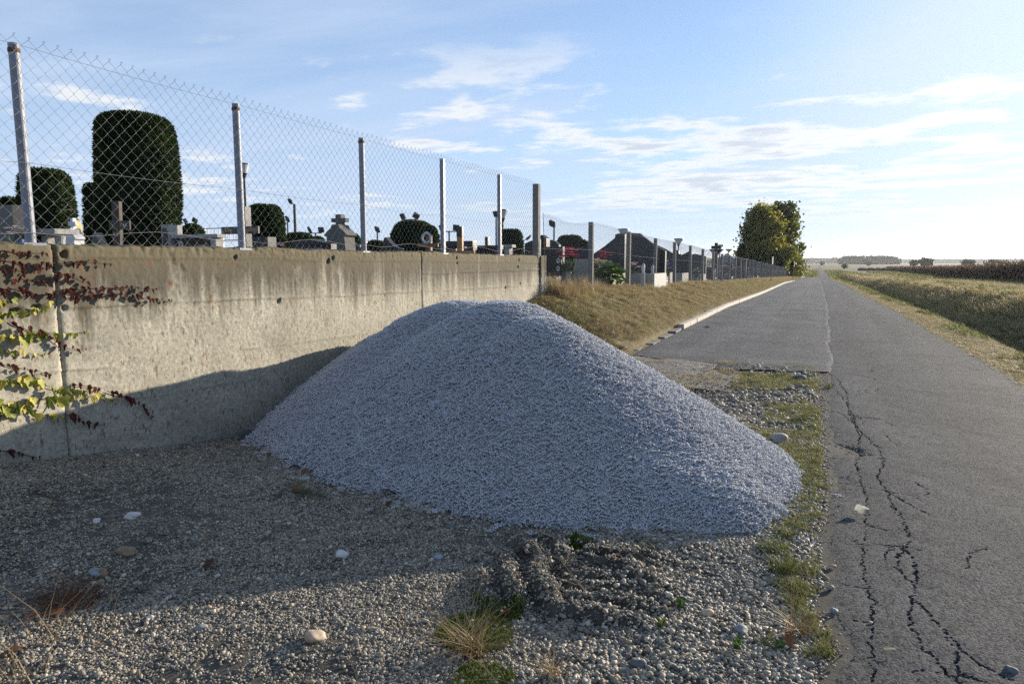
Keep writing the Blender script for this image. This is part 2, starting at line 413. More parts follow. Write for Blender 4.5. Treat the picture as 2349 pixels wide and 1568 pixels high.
# ------------------------------------------------------------------ mesh helpers
def link(name, me, mat=None, parent=None, kind=None, smooth_=False):
    o = bpy.data.objects.new(name, me)
    COL.objects.link(o)
    if mat is not None and len(me.materials) == 0: me.materials.append(M[mat] if isinstance(mat, str) else mat)
    if parent is not None: o.parent = parent
    if kind: o['kind'] = kind
    if smooth_: me.shade_smooth()
    return o
def tag(o, label, cat, group=None):
    o['label'] = label; o['category'] = cat
    if group: o['group'] = group
    return o
def thing(name, label, cat, loc=(0, 0, 0), rotz=0.0, group=None):
    o = bpy.data.objects.new(name, None); COL.objects.link(o)
    o.empty_display_size = 0.2
    o.location = tuple(float(v) for v in loc); o.rotation_euler = (0, 0, rotz)
    return tag(o, label, cat, group)

class MB:
    """collects faces for one mesh"""
    def __init__(s): s.v = []; s.f = []; s.t = []
    def add(s, vs, fs, tint=0.5):
        n = len(s.v); s.v += [tuple(map(float, p)) for p in vs]
        s.f += [tuple(i + n for i in q) for q in fs]; s.t += [tint] * len(fs); return s
    def box(s, a, b, bev=0.0):
        (x0, y0, z0), (x1, y1, z1) = a, b
        if bev <= 0:
            return s.add([(x0, y0, z0), (x1, y0, z0), (x1, y1, z0), (x0, y1, z0), (x0, y0, z1), (x1, y0, z1), (x1, y1, z1), (x0, y1, z1)],
                         [(3, 2, 1, 0), (4, 5, 6, 7), (0, 1, 5, 4), (1, 2, 6, 5), (2, 3, 7, 6), (3, 0, 4, 7)])
        bm = bmesh.new()
        bmesh.ops.create_cube(bm, size=1.0, matrix=Matrix.Translation(((x0 + x1) / 2, (y0 + y1) / 2, (z0 + z1) / 2)) @ Matrix.Diagonal((x1 - x0, y1 - y0, z1 - z0, 1)))
        bmesh.ops.bevel(bm, geom=bm.edges[:], offset=bev, segments=2, affect='EDGES', profile=0.6)
        bm.verts.index_update()
        s.add([v.co for v in bm.verts], [[v.index for v in f.verts] for f in bm.faces]); bm.free(); return s
    def tube(s, pts, rad, n=6, caps=True, tint=0.5):
        pts = [Vector(p) for p in pts]; k = len(pts)
        if not hasattr(rad, '__len__'): rad = [rad] * k
        rings = []; prev = None
        for i, p in enumerate(pts):
            t = (pts[min(i + 1, k - 1)] - pts[max(i - 1, 0)]).normalized()
            ref = Vector((0, 0, 1)) if abs(t.z) < 0.9 else Vector((1, 0, 0))
            a = t.cross(ref).normalized(); bb = t.cross(a)
            rings += [p + (a * math.cos(q) + bb * math.sin(q)) * rad[i] for q in [2 * math.pi * j / n for j in range(n)]]
        fs = [(i * n + j, i * n + (j + 1) % n, (i + 1) * n + (j + 1) % n, (i + 1) * n + j) for i in range(k - 1) for j in range(n)]
        if caps: fs += [tuple(range(n - 1, -1, -1)), tuple((k - 1) * n + j for j in range(n))]
        return s.add(rings, fs, tint)
    def lathe(s, prof, n=16, c=(0, 0, 0)):
        k = len(prof); vs = []
        for r, z in prof: vs += [(c[0] + r * math.cos(2 * math.pi * j / n), c[1] + r * math.sin(2 * math.pi * j / n), c[2] + z) for j in range(n)]
        fs = [(i * n + j, i * n + (j + 1) % n, (i + 1) * n + (j + 1) % n, (i + 1) * n + j) for i in range(k - 1) for j in range(n)]
        fs += [tuple(range(n - 1, -1, -1)), tuple((k - 1) * n + j for j in range(n))]
        return s.add(vs, fs)
    def prism(s, poly, y0, y1):
        """outline in x,z (counter-clockwise seen from -y), from y0 (front) to y1"""
        n = len(poly)
        vs = [(x, y0, z) for x, z in poly] + [(x, y1, z) for x, z in poly]
        fs = [tuple(range(n)), tuple(range(2 * n - 1, n - 1, -1))] + [(j, j + n, (j + 1) % n + n, (j + 1) % n) for j in range(n)]
        return s.add(vs, fs)
    def mesh(s, name='m'):
        me = bpy.data.meshes.new(name); me.from_pydata(s.v, [], s.f)
        if any(t != 0.5 for t in s.t):
            a = me.attributes.new('tint', 'FLOAT', 'FACE'); a.data.foreach_set('value', s.t)
        me.update(); return me
    def build(s, name, mat, parent=None, kind=None, smooth_=False):
        return link(name, s.mesh(name), mat, parent, kind, smooth_)

def np_mesh(name, V, Fq, tint=None, smooth_=False):
    """numpy verts and faces (all with the same number of corners)"""
    V = np.ascontiguousarray(V, np.float32); Fq = np.ascontiguousarray(Fq, np.int32)
    me = bpy.data.meshes.new(name); k = Fq.shape[1]
    me.vertices.add(len(V)); me.vertices.foreach_set('co', V.ravel())
    me.loops.add(Fq.size); me.loops.foreach_set('vertex_index', Fq.ravel())
    me.polygons.add(len(Fq)); me.polygons.foreach_set('loop_start', np.arange(len(Fq), dtype=np.int32) * k)
    if smooth_: me.polygons.foreach_set('use_smooth', np.ones(len(Fq), bool))
    me.update(calc_edges=True)
    if tint is not None:
        a = me.attributes.new('tint', 'FLOAT', 'FACE'); a.data.foreach_set('value', np.ascontiguousarray(tint, np.float32))
    return me
def grid_mesh(name, xs, ys, Z, smooth_=True):
    nx, ny = len(xs), len(ys)
    X, Y = np.meshgrid(xs, ys, indexing='ij')
    V = np.stack([X, Y, Z], -1).reshape(-1, 3)
    idx = np.arange(nx * ny).reshape(nx, ny)
    Q = np.stack([idx[:-1, :-1], idx[1:, :-1], idx[1:, 1:], idx[:-1, 1:]], -1).reshape(-1, 4)
    return np_mesh(name, V, Q, smooth_=smooth_)

_protos = {}
def proto_collection(name, meshes, mat):
    c = bpy.data.collections.new(name)
    for i, me in enumerate(meshes):
        if not me.materials: me.materials.append(M[mat])
        o = bpy.data.objects.new('%s_%02d' % (name, i), me); c.objects.link(o)
    return c
def scatter(name, P, rot, scl, coll, nproto, parent=None, kind='stuff', shade=None):
    """one object of loose stuff: a copy of one of the collection's pieces on every point"""
    P = np.asarray(P, np.float32); n = len(P)
    me = bpy.data.meshes.new(name); me.vertices.add(n); me.vertices.foreach_set('co', P.ravel())
    a = me.attributes.new('rot', 'FLOAT_VECTOR', 'POINT'); a.data.foreach_set('vector', np.asarray(rot, np.float32).ravel())
    s = np.asarray(scl, np.float32)
    if s.ndim == 1: s = np.repeat(s[:, None], 3, 1)
    a = me.attributes.new('scl', 'FLOAT_VECTOR', 'POINT'); a.data.foreach_set('vector', s.ravel())
    a = me.attributes.new('pick', 'INT', 'POINT'); a.data.foreach_set('value', rng.integers(0, nproto, n).astype(np.int32))
    a = me.attributes.new('shade', 'FLOAT', 'POINT'); a.data.foreach_set('value', (rng.random(n) if shade is None else shade).astype(np.float32))
    o = link(name, me, None, parent, kind)
    ng = bpy.data.node_groups.new(name + '_nodes', 'GeometryNodeTree')
    ng.interface.new_socket('Geometry', in_out='INPUT', socket_type='NodeSocketGeometry')
    ng.interface.new_socket('Geometry', in_out='OUTPUT', socket_type='NodeSocketGeometry')
    gi = ng.nodes.new('NodeGroupInput'); go = ng.nodes.new('NodeGroupOutput')
    ip = ng.nodes.new('GeometryNodeInstanceOnPoints')
    ci = ng.nodes.new('GeometryNodeCollectionInfo'); ci.inputs['Collection'].default_value = coll
    ci.inputs['Separate Children'].default_value = True; ci.inputs['Reset Children'].default_value = True
    def attr(nm, dt):
        q = ng.nodes.new('GeometryNodeInputNamedAttribute'); q.data_type = dt; q.inputs['Name'].default_value = nm
        return q.outputs['Attribute']
    ip.inputs['Pick Instance'].default_value = True
    L = ng.links.new
    e = ng.nodes.new('FunctionNodeEulerToRotation')
    L(attr('rot', 'FLOAT_VECTOR'), e.inputs[0]); L(e.outputs[0], ip.inputs['Rotation'])
    L(attr('scl', 'FLOAT_VECTOR'), ip.inputs['Scale']); L(attr('pick', 'INT'), ip.inputs['Instance Index'])
    L(gi.outputs[0], ip.inputs['Points']); L(ci.outputs[0], ip.inputs['Instance']); L(ip.outputs[0], go.inputs[0])
    md = o.modifiers.new('scatter', 'NODES'); md.node_group = ng
    return o

# ------------------------------------------------------------------ the lie of the land
WALL_X, WALL_TOP, WALL_END = -5.4, 1.735, 13.9
def road_z(Y):
    return np.interp(Y, [-60, 25, 44, 72, 122, 155, 182, 300, 1000, 9000], [0, 0, -.25, -.46, -1.33, -1.5, -1.62, -2.0, -2.5, -2.6])
def bank_z(Y):
    return np.interp(Y, [10, 13.9, 17.2, 21, 25, 29, 32.6, 44, 64, 110, 155, 200, 9000], [.8, .92, .93, .83, .75, .72, .66, .4, .11, -.72, -1.42, -1.62, -2.4])
def wall_foot(y):
    return np.clip(.13 - .143 * (y - 2.9), -.22, .25)
def ruts(x, y):
    """ridges pushed up by wheels in front of the heap"""
    w = smooth(-1.60, -1.35, x) * (1 - smooth(-.86, -.58, x + .12 * vnoise(y * 5, y * 0, 2))) * smooth(2.66, 2.9, y) * (1 - smooth(3.45, 3.70, y))
    a = np.sin((y * 1.0 - x * .10) * 52.0 + 1.8 * vnoise(x * 3, y * 3, 3)) * .046
    b = np.sin((y * .55 + x * .85) * 40.0 + 1.5 * vnoise(x * 4, y * 4, 9)) * .050
    m = smooth(-1.12, -1.0, x + .15 * (y - 3.1))
    return w * ((a * m + b * (1 - m)) * (.75 + .45 * smooth(-.5, .35, vnoise(x * 4.3, y * 5, 21))) + .02 + .005 * vnoise(x * 14, y * 14, 27))
def T(x, y):
    x = np.asarray(x, float); y = np.asarray(y, float)
    rz = road_z(y)
    # left of the road
    foot = smooth(-2.6, -5.4, x) * wall_foot(y) * (1 - smooth(9.0, 12.0, y))
    bk = bank_z(y)
    bank = rz + .10 + (bk - rz - .10) * np.clip((-3.08 - x) / 2.2, 0, 1) ** .85
    on = smooth(10.6, 13.6, y) * smooth(-3.0, -3.1, x)
    left = (rz + foot) * (1 - on) + bank * on
    yard = 1.45 + (bk + .02 - 1.45) * smooth(12.5, 17.5, y)
    left = np.where(x < WALL_X - .12, yard, left)
    far_l = smooth(150, 175, y)
    left = left * (1 - far_l) + (rz - .02) * far_l
    # right: verge, ditch, far bank, fields
    prof = np.interp(x, [2.4, 2.9, 3.35, 4.0, 4.6, 5.0, 5.9, 6.8, 7.4, 9.0, 14.0, 30.0, 200, 9000], [0, -.015, -.05, -.42, -.74, -.72, -.12, .42, .50, .42, .22, .10, 0, 0])
    fade = 1 - smooth(150, 330, y)
    bumpy = fbm(x * .9, y * .55, 3, 5) * .07 * smooth(3.6, 5.2, x) * (1 - smooth(8, 12, x))
    right = rz + (prof + bumpy) * fade
    z = np.where(x > 1.3, right, np.where(x < -.5, left, rz))
    z = z + fbm(x * 3.1, y * 3.1, 3, 40) * .012 * smooth(-.02, -.25, x) * (x > WALL_X - .1) * (y < 12)
    z = z + fbm(x * 1.9, y * 1.9, 4, 44, .6) * .050 * smooth(-3.1, -3.6, x) * (x > WALL_X - .1) * smooth(12, 15, y)
    return z + ruts(x, y)

PILE_CONES = [(-2.728, 5.956, 1.237, .701, .371, -.042), (-2.146, 5.375, 1.14, .795, .206, -.245), (-4.645, 7.098, .834, .605, .209, -.236), (-3.657, 6.684, 1.194, .642, .441, -.249), (-4.42, 6.80, .76, .66, .3, 0.0)]
def pile_z(x, y):
    o = 0
    for cx, cy, h, k, r, an in PILE_CONES:
        dx, dy = x - cx, y - cy
        d = np.sqrt(dx * dx + dy * dy + 1e-9)
        o = o + np.exp(28 * np.clip(h - k * (1 + an * dx / d) * (np.sqrt(d * d + r * r) - r), -2, 3))
    z = np.log(o) / 28
    z = z + .15 * np.exp(-((x + .38) ** 2 / .25 + (y - 4.25) ** 2 / .25))
    for gx_, gy_, a, wx, wy in ((-4.42, 6.80, .085, .03, .06), (-4.74, 7.10, -.065, .03, .04), (-5.22, 7.35, .08, .05, .12), (-3.85, 6.6, -.03, .05, .08)):
        z = z + a * np.exp(-((x - gx_) ** 2 / wx + (y - gy_) ** 2 / wy))
    return z + fbm(x * 2.2, y * 2.2, 3, 60) * .014 * smooth(-4.4, -3.4, x) + fbm(x * 11, y * 11, 2, 64) * .003

def lines(*segs):
    out = []
    for a, b, st in segs:
        n = max(1, int(round((b - a) / st))); out += list(a + (b - a) * np.arange(n) / n)
    return np.array(out + [segs[-1][1]])
gx = np.concatenate([-np.geomspace(9000, 14, 26), lines((-13.5, -5.6, .5)), [-5.525, -5.515], lines((-5.4, -3.15, .075), (-3.15, -1.6, .05), (-1.6, -.1, .025), (-.1, .2, .05), (.2, 2.4, .3), (2.4, 9.0, .14), (9.0, 30, .7)), np.geomspace(32, 9000, 26)])
gy = np.concatenate([[-400, -120, -40, -15, -6], lines((-3, 1.4, .3), (1.4, 2.4, .05), (2.4, 3.8, .02), (3.8, 8.0, .05), (8.0, 20, .1), (20, 50, .3), (50, 180, 1.5)), np.geomspace(185, 9000, 40)])
GX, GY = np.meshgrid(gx, gy, indexing='ij')
GZ = T(GX, GY) - .03 * ((GX > .32) & (GX < 2.3)) - .03 * ((GX > -2.8) & (GX <= .32) & (GY > 11.3) & (GY < 900))
gm = grid_mesh('ground', gx, gy, GZ)
slots = ['gravel_soil', 'bank_soil', 'ditch_soil', 'stubble', 'far_field', 'cemetery_soil', 'grass_far']
for s in slots: gm.materials.append(M[s])
cxm = (GX[:-1, :-1] + GX[1:, 1:]) / 2; cym = (GY[:-1, :-1] + GY[1:, 1:]) / 2
mi = np.full(cxm.shape, 4)
mi[(cxm > -5.5) & (cxm < .5) & (cym < 12.0)] = 0
mi[(cxm > -5.5) & (cxm <= -2.9) & (cym >= 11.4) & (cym < 170)] = 1
mi[(cxm <= -5.5) & (cxm > -60) & (cym < 150)] = 5
mi[(cxm > 2.2) & (cxm < 3.5) & (cym < 300)] = 1
mi[(cxm >= 3.5) & (cxm < 7.3) & (cym < 300)] = 2
mi[(cxm >= 7.3) & (cxm < 15.5) & (cym < 190)] = 3
mi[(cxm >= 15.5) & (cxm < 21) & (cym < 230)] = 6
mi[(cxm >= 7.3) & (cxm < 40) & (cym >= 190) & (cym < 330)] = 6
mi[(np.abs(cxm) < 14) & (cym >= 165) & (cym < 400)] = 6
gm.polygons.foreach_set('material_index', mi.ravel().astype(np.int32))
ground = link('ground', gm, kind='structure')

# ---- asphalt: the lane with its cracks, and the older strip on its left
def seg_dist(px, py, pts):
    d = np.full(px.shape, 9.0)
    for (x0, y0), (x1, y1) in zip(pts[:-1], pts[1:]):
        ax, ay = x1 - x0, y1 - y0; q = ax * ax + ay * ay + 1e-9
        t = np.clip(((px - x0) * ax + (py - y0) * ay) / q, 0, 1)
        d = np.minimum(d, np.hypot(px - x0 - t * ax, py - y0 - t * ay))
    return d
CRACKS = [  # traced along the lane, main cracks first
    [(1893, 850), (1905, 880), (1935, 915), (1958, 955), (1962, 975), (1978, 995), (2015, 1030), (2028, 1062), (2012, 1095), (2034, 1130), (2045, 1160), (2072, 1195), (2085, 1235), (2078, 1262), (2100, 1300), (2103, 1345), (2090, 1370), (2112, 1395), (2150, 1430), (2185, 1470), (2215, 1505), (2262, 1540), (2330, 1568)],
    [(2103, 1345), (2075, 1330), (2058, 1300), (2062, 1275), (2078, 1262)],
    [(2100, 1372), (2085, 1395), (2090, 1440), (2110, 1480), (2150, 1530), (2200, 1568)],
    [(1920, 870), (1940, 900), (1948, 950), (1972, 1000), (1965, 1060), (1975, 1110), (1990, 1140), (1985, 1205), (1982, 1255), (1975, 1290), (1990, 1350), (2005, 1385), (2002, 1430), (2000, 1500), (2005, 1568)],
    [(1903, 1200), (1908, 1240), (1898, 1270), (1885, 1330)],
    [(1893, 1475), (1905, 1500), (1898, 1530), (1880, 1568)],
    [(2034, 1130), (2090, 1160), (2130, 1185)], [(1898, 940), (1930, 950), (1962, 975)], [(1885, 1100), (1930, 1095), (1970, 1108)],
    [(2085, 1235), (2060, 1215)], [(1990, 1350), (1930, 1340)], [(2003, 1430), (1960, 1425)],
]
CR = [[tuple(on_z(*q)[:2]) for q in c] for c in CRACKS]
NMAIN = len(CR)
for k in range(26):      # hairline branches across the worn left half of the lane
    x, y = rnd.uniform(.12, .8), rnd.uniform(2.6, 11.5); a = rnd.choice([1.35, 1.75, 1.5, 3.0]) + rnd.uniform(-.5, .5); c = [(x, y)]
    for j in range(rnd.randint(4, 9)):
        a += rnd.uniform(-.6, .6); st = rnd.uniform(.05, .11); x += st * math.cos(a); y += st * math.sin(a); c.append((x, y))
    CR.append(c)
def road_left(y):
    e = np.interp(y, [-6, 2.7, 3.8, 4.5, 5.4, 6.2, 7.4, 11, 28, 900], [.02, .04, .05, .07, .10, .11, .11, .17, .30, .30])
    e = e + fbm(y * 3.0, y * 0 + 1.0, 3, 70) * .026 + fbm(y * 13.0, y * 0 + 4, 3, 72) * .014
    return e + .30 * np.exp(-((y - 6.35) / .20) ** 4) + .06 * np.exp(-((y - 3.0) / .15) ** 2)
def road_right(y):
    return np.interp(y, [-6, 11, 25, 60, 900], [2.62, 2.54, 2.42, 2.38, 2.38]) + fbm(y * 1.4, y * 0 + 9, 3, 80) * .03
def road_grid(name, y, nx, uexp, mat):
    u = np.linspace(0, 1, nx) ** uexp
    Yg = np.repeat(y[None, :], nx, 0)
    l, r = road_left(y), road_right(y)
    Xg = l[None, :] + (r - l)[None, :] * u[:, None]
    Z = road_z(Yg) + .018 * (1 - ((Xg - 1.35) / 1.3) ** 2) - .022 * np.exp(-((Xg - l[None, :]) / .05))
    return Xg, Yg, Z
def strip_mesh(name, Xg, Yg, Z):
    nx, ny = Xg.shape
    idx = np.arange(nx * ny).reshape(nx, ny)
    Q = np.stack([idx[:-1, :-1], idx[1:, :-1], idx[1:, 1:], idx[:-1, 1:]], -1).reshape(-1, 4)
    return np_mesh(name, np.stack([Xg, Yg, Z], -1).reshape(-1, 3), Q, smooth_=True)
ya = lines((1.3, 2.4, .02), (2.4, 6.0, .008), (6.0, 12.0, .016))
Xg, Yg, Z = road_grid('road', ya, 290, 1.25, None)
wob = .013 * fbm(Xg * 20, Yg * 20, 3, 90, .65); wob2 = .013 * fbm(Xg * 20 + 9, Yg * 20, 3, 95, .65)
dep = np.zeros_like(Z)
for k, c in enumerate(CR):
    d = seg_dist(Xg + wob, Yg + wob2, c)
    wd = (.0026 if k < 4 else .0024 if k < NMAIN else .0022) * (1 + .6 * vnoise(Xg * 9, Yg * 9, 33))
    dep = np.maximum(dep, (1 - smooth(wd * .5, wd * 1.15, d)) * (.022 if k < 4 else .014 if k < NMAIN else .009))
    Z = Z - .0015 * np.exp(-(d / .03) ** 2)
Z = Z - dep + fbm(Xg * 4, Yg * 4, 2, 12) * .003
yb = np.concatenate([[-30, -6], lines((-4, 1.3, .25))])
Xh, Yh, Zh = road_grid('road', yb, 290, 1.25, None)
yc = np.concatenate([lines((12.0, 30, .12), (30, 200, 1.0)), np.geomspace(205, 900, 40)])
Xk, Yk, Zk = road_grid('road', yc, 290, 1.25, None)
rm = strip_mesh('road', np.concatenate([Xh[:, :-1], Xg[:, :-1], Xk], 1), np.concatenate([Yh[:, :-1], Yg[:, :-1], Yk], 1), np.concatenate([Zh[:, :-1], Z[:, :-1], Zk], 1))
rm.shade_flat()
link('road', rm, 'asphalt', kind='structure')

yl = np.concatenate([lines((10.3, 30, .10), (30, 150, .8))])
ul = np.linspace(0, 1, 60)
fr = lambda u: 11.45 - .9 * smooth(0.0, .45, u) + .25 * smooth(.6, 1, u) + .10 * fbm(u * 14, u * 0, 3, 15)
Yl = fr(ul)[:, None] + (yl[None, :] - yl[0]) * ((150 - fr(ul)) / (150 - yl[0]))[:, None]
XR = road_left(Yl) + .10 + .03 * smooth(0, 1, Yl / 40) + .035 * fbm(Yl * .55, Yl * 0, 4, 28, .6)
XL = np.interp(Yl, [10, 16, 110, 135, 150], [-2.80, -2.84, -2.84, -3.6, -7.0])
Xl = XL + (XR - XL) * ul[:, None]
Zl = road_z(Yl) + .022 + .004 * fbm(Xl * 2, Yl * 2, 2, 6) - .03 * (ul[:, None] > .995)
link('parking_strip', strip_mesh('parking_strip', Xl, Yl, Zl), 'asphalt_old', kind='structure')

# side road at the far end of the fence
ys_ = lines((133, 150, 1.0)); Xs, Ys = np.meshgrid(lines((-60, -3.0, 2.0)), ys_, indexing='ij')
link('side_road', strip_mesh('side_road', Xs, Ys, T(Xs, Ys) * 0 + np.minimum(road_z(Ys), 0) + .05 + .30 * smooth(-5, -20, Xs)), 'asphalt_old', kind='structure')

# old dusty slab between the heap and the asphalt
Xp, Yp = np.meshgrid(lines((-3.6, -.85, .05)), lines((8.0, 11.4, .05)), indexing='ij')
jag = .12 * fbm(Yp * 2.4, Yp * 0, 3, 3)
keep = (Xp < -.95 + jag - .35 * smooth(9.4, 10.6, Yp) + .0 * Xp) & (Yp > 8.55 + .2 * fbm(Xp * 2, Xp * 0, 3, 8)) & (Yp < 11.15 - .25 * smooth(-2.4, -1.2, Xp) + .08 * fbm(Xp * 3, Xp * 0, 3, 4))
idx = np.arange(Xp.size).reshape(Xp.shape)
kq = keep[:-1, :-1] & keep[1:, :-1] & keep[1:, 1:] & keep[:-1, 1:]
Qs = np.stack([idx[:-1, :-1], idx[1:, :-1], idx[1:, 1:], idx[:-1, 1:]], -1)[kq]
Zp = .035 + .008 * fbm(Xp * 3, Yp * 3, 3, 5)
link('old_slab', np_mesh('old_slab', np.stack([Xp, Yp, Zp], -1).reshape(-1, 3), Qs, smooth_=True), 'slab', kind='structure')
# ------------------------------------------------------------------ loose stone pieces
def chip_mesh(n, spread, size, seed, rounded=False):
    r = np.random.default_rng(seed); V = []; Fc = []; col = []
    cube = np.array([(x, y, z) for x in (-1, 1) for y in (-1, 1) for z in (-1, 1)], float)
    cf = [(0, 1, 3, 2), (4, 6, 7, 5), (0, 4, 5, 1), (2, 3, 7, 6), (0, 2, 6, 4), (1, 5, 7, 3)]
    for k in range(n):
        a = r.random() * 6.28; d = spread * math.sqrt(r.random())
        s = size * (.65 + .8 * r.random()) * np.array([1.0, .55 + .4 * r.random(), .4 + .4 * r.random()]) * .5
        v = cube * (1 + r.normal(size=(8, 3)) * .22) * s
        R = np.array(Euler((r.normal() * .3, r.normal() * .3, r.random() * 6.28)).to_matrix())
        v = v @ R.T + np.array([d * math.cos(a), d * math.sin(a), size * .15 * r.random()])
        b = len(V); V += v.tolist(); Fc += [tuple(i + b for i in q) for q in cf]; col += [r.random() * .6] * 6
    me = np_mesh('chips', np.array(V), np.array(Fc))
    at = me.attributes.new('col', 'FLOAT', 'FACE'); at.data.foreach_set('value', col)
    return me
def pebble_bm(seed, sub=1):
    bm = bmesh.new(); bmesh.ops.create_icosphere(bm, subdivisions=sub, radius=.5)
    r = np.random.default_rng(seed); o = r.random(3) * 9
    for v in bm.verts:
        n = v.co.normalized()
        k = 1 + .16 * math.sin(3 * n.x + o[0]) * math.cos(2.5 * n.y + o[1]) + .10 * math.sin(4 * n.z + 3 * n.x + o[2])
        v.co = n * .5 * k
    sx = 1; sy = .62 + .3 * r.random(); sz = .42 + .3 * r.random()
    for v in bm.verts: v.co = Vector((v.co.x * sx, v.co.y * sy, v.co.z * sz))
    return bm
def pebble_mesh(seed, sub=1):
    bm = pebble_bm(seed, sub); me = bpy.data.meshes.new('pebble'); bm.to_mesh(me); bm.free(); me.shade_smooth()
    a = me.attributes.new('col', 'FLOAT', 'FACE'); a.data.foreach_set('value', [0.0] * len(me.polygons)); return me
def pebbles_mesh(n, spread, size, seed):
    r = np.random.default_rng(seed); V = []; Fc = []; col = []
    for k in range(n):
        bm = pebble_bm(seed * 31 + k, 1); bm.verts.index_update()
        v = np.array([q.co[:] for q in bm.verts]); f = [[q.index for q in p.verts] for p in bm.faces]; bm.free()
        s = size * (.55 + .9 * r.random() ** 2)
        R = np.array(Euler((r.normal() * .35, r.normal() * .35, r.random() * 6.28)).to_matrix())
        a = r.random() * 6.28; d = spread * math.sqrt(r.random())
        v = v @ R.T * s + np.array([d * math.cos(a), d * math.sin(a), s * .12 + size * .15 * r.random()])
        b = len(V); V += v.tolist(); Fc += [[i + b for i in q] for q in f]; col += [r.random() * .999] * len(f)
    me = np_mesh('pebbles', np.array(V), np.array(Fc), smooth_=True)
    at = me.attributes.new('col', 'FLOAT', 'FACE'); at.data.foreach_set('value', col); return me

# ------------------------------------------------------------------ the heap of crushed stone
heap = thing('gravel_heap', 'tall heap of pale grey crushed stone tipped against the concrete wall', 'gravel heap', (-2.7, 5.6, 0))
hx = lines((-5.38, .45, .045)); hy = lines((3.1, 10.6, .045))
HX, HY = np.meshgrid(hx, hy, indexing='ij')
HZ = pile_z(HX, HY); HG = T(HX, HY)
inside = HZ > HG - .06
idx = np.arange(HX.size).reshape(HX.shape)
kq = inside[:-1, :-1] & inside[1:, :-1] & inside[1:, 1:] & inside[:-1, 1:]
HQ = np.stack([idx[:-1, :-1], idx[1:, :-1], idx[1:, 1:], idx[:-1, 1:]], -1)[kq]
hm = np_mesh('heap_body', np.stack([HX + 2.7, HY - 5.6, HZ - .008], -1).reshape(-1, 3), HQ, smooth_=True)
ha = hm.attributes.new('col', 'FLOAT', 'POINT'); ha.data.foreach_set('value', np.full(HX.size, .2, np.float32))
link('heap_body', hm, 'crushed', heap)
chips = proto_collection('chips', [chip_mesh(48, .040, .0066, 100 + i) for i in range(8)], 'crushed')
def slope_rot(fz, x, y, e=.03):
    nx = -(fz(x + e, y) - fz(x - e, y)) / (2 * e); ny = -(fz(x, y + e) - fz(x, y - e)) / (2 * e)
    return np.arctan2(-ny, 1.0), np.arctan2(nx, 1.0)
n = 75000
px = rng.uniform(-5.36, .35, n); py = rng.uniform(3.2, 8.6, n)
pz = pile_z(px, py); ok = (pz > T(px, py) + .0) ; px, py, pz = px[ok], py[ok], pz[ok]
rx, ry = slope_rot(pile_z, px, py, .06)
scatter('loose_chips', np.stack([px + 2.7, py - 5.6, pz], -1), np.stack([rx, ry, rng.random(len(px)) * 6.28], -1), .8 + .45 * rng.random(len(px)), chips, 8, heap)
# chips that rolled off the toe
n = 9000
px = rng.uniform(-5.2, .3, n); py = rng.uniform(3.0, 8.5, n)
dz = T(px, py) - pile_z(px, py)
ok = (dz > 0) & (rng.random(n) < .75 * np.exp(-dz / .05)); px, py = px[ok], py[ok]
scatter('toe_chips', np.stack([px + 2.7, py - 5.6, T(px, py) + .002], -1), np.stack([px * 0, px * 0, rng.random(len(px)) * 6.28], -1), .6 + .5 * rng.random(len(px)), chips, 8, heap)

# ------------------------------------------------------------------ gravel on the ground
def gravel_ok(x, y):
    return (pile_z(x, y) < T(x, y) + .02) & (x > -5.37) & (x < road_left(y) + .03)
pebs = proto_collection('pebble_handful', [pebbles_mesh(12, .036, .0130, 200 + i) for i in range(10)], 'pebble')
pebm = proto_collection('pebble_coarse', [pebbles_mesh(7, .036, .0225, 260 + i) for i in range(8)], 'pebble')
pebl = proto_collection('pebble_single', [pebble_mesh(300 + i, 2) for i in range(8)], 'pebble')
def coarse(x, y):   # the pebbles are coarser beside the road
    return smooth(-1.5, -.7, x + .25 * fbm(x * 2, y * 2, 3, 25)) * smooth(2.0, 2.6, y + .0 * x)
n = 100000
px = rng.uniform(-5.4, .15, n); py = np.where(rng.random(n) < .7, 1.0 + 8.0 * rng.random(n) ** 1.25, rng.uniform(-3.5, 1.0, n))
bare = smooth(.15, .55, fbm(px * 1.1, py * 1.1, 3, 51))
ok = gravel_ok(px, py) & (rng.random(n) > .55 * bare) & (rng.random(n) > .75 * coarse(px, py)); px, py = px[ok], py[ok]
rx, ry = slope_rot(T, px, py, .04)
scatter('fine_gravel', np.stack([px, py, T(px, py) - .002], -1), np.stack([rx, ry, rng.random(len(px)) * 6.28], -1), .65 + .55 * rng.random(len(px)), pebs, 10)
n = 38000
px = rng.uniform(-3.5, .1, n); py = np.where(rng.random(n) < .9, 1.2 + 6.5 * rng.random(n) ** 1.2, rng.uniform(-3.5, 1.2, n))
ok = gravel_ok(px, py) & (rng.random(n) < .06 + .94 * coarse(px, py)); px, py = px[ok], py[ok]
rx, ry = slope_rot(T, px, py, .04)
scatter('coarse_gravel', np.stack([px, py, T(px, py) - .002], -1), np.stack([rx, ry, rng.random(len(px)) * 6.28], -1), .6 + .6 * rng.random(len(px)), pebm, 8)
n = 5200
px = rng.uniform(-5.4, .1, n); py = 1.2 + 9 * rng.random(n)
ok = gravel_ok(px, py) & (rng.random(n) < .35 + .65 * coarse(px, py)); px, py = px[ok], py[ok]
s = .018 + .020 * rng.random(len(px)) ** 3
scatter('scattered_pebbles', np.stack([px, py, T(px, py) + s * .15], -1), np.stack([rng.normal(size=len(px)) * .2, rng.normal(size=len(px)) * .2, rng.random(len(px)) * 6.28], -1), s, pebl, 8)
n = 1500
py = rng.uniform(1.8, 11, n); px = road_left(py) + rng.normal(size=n) * .05 + np.where(rng.random(n) < .06, rng.random(n) * .5, 0)
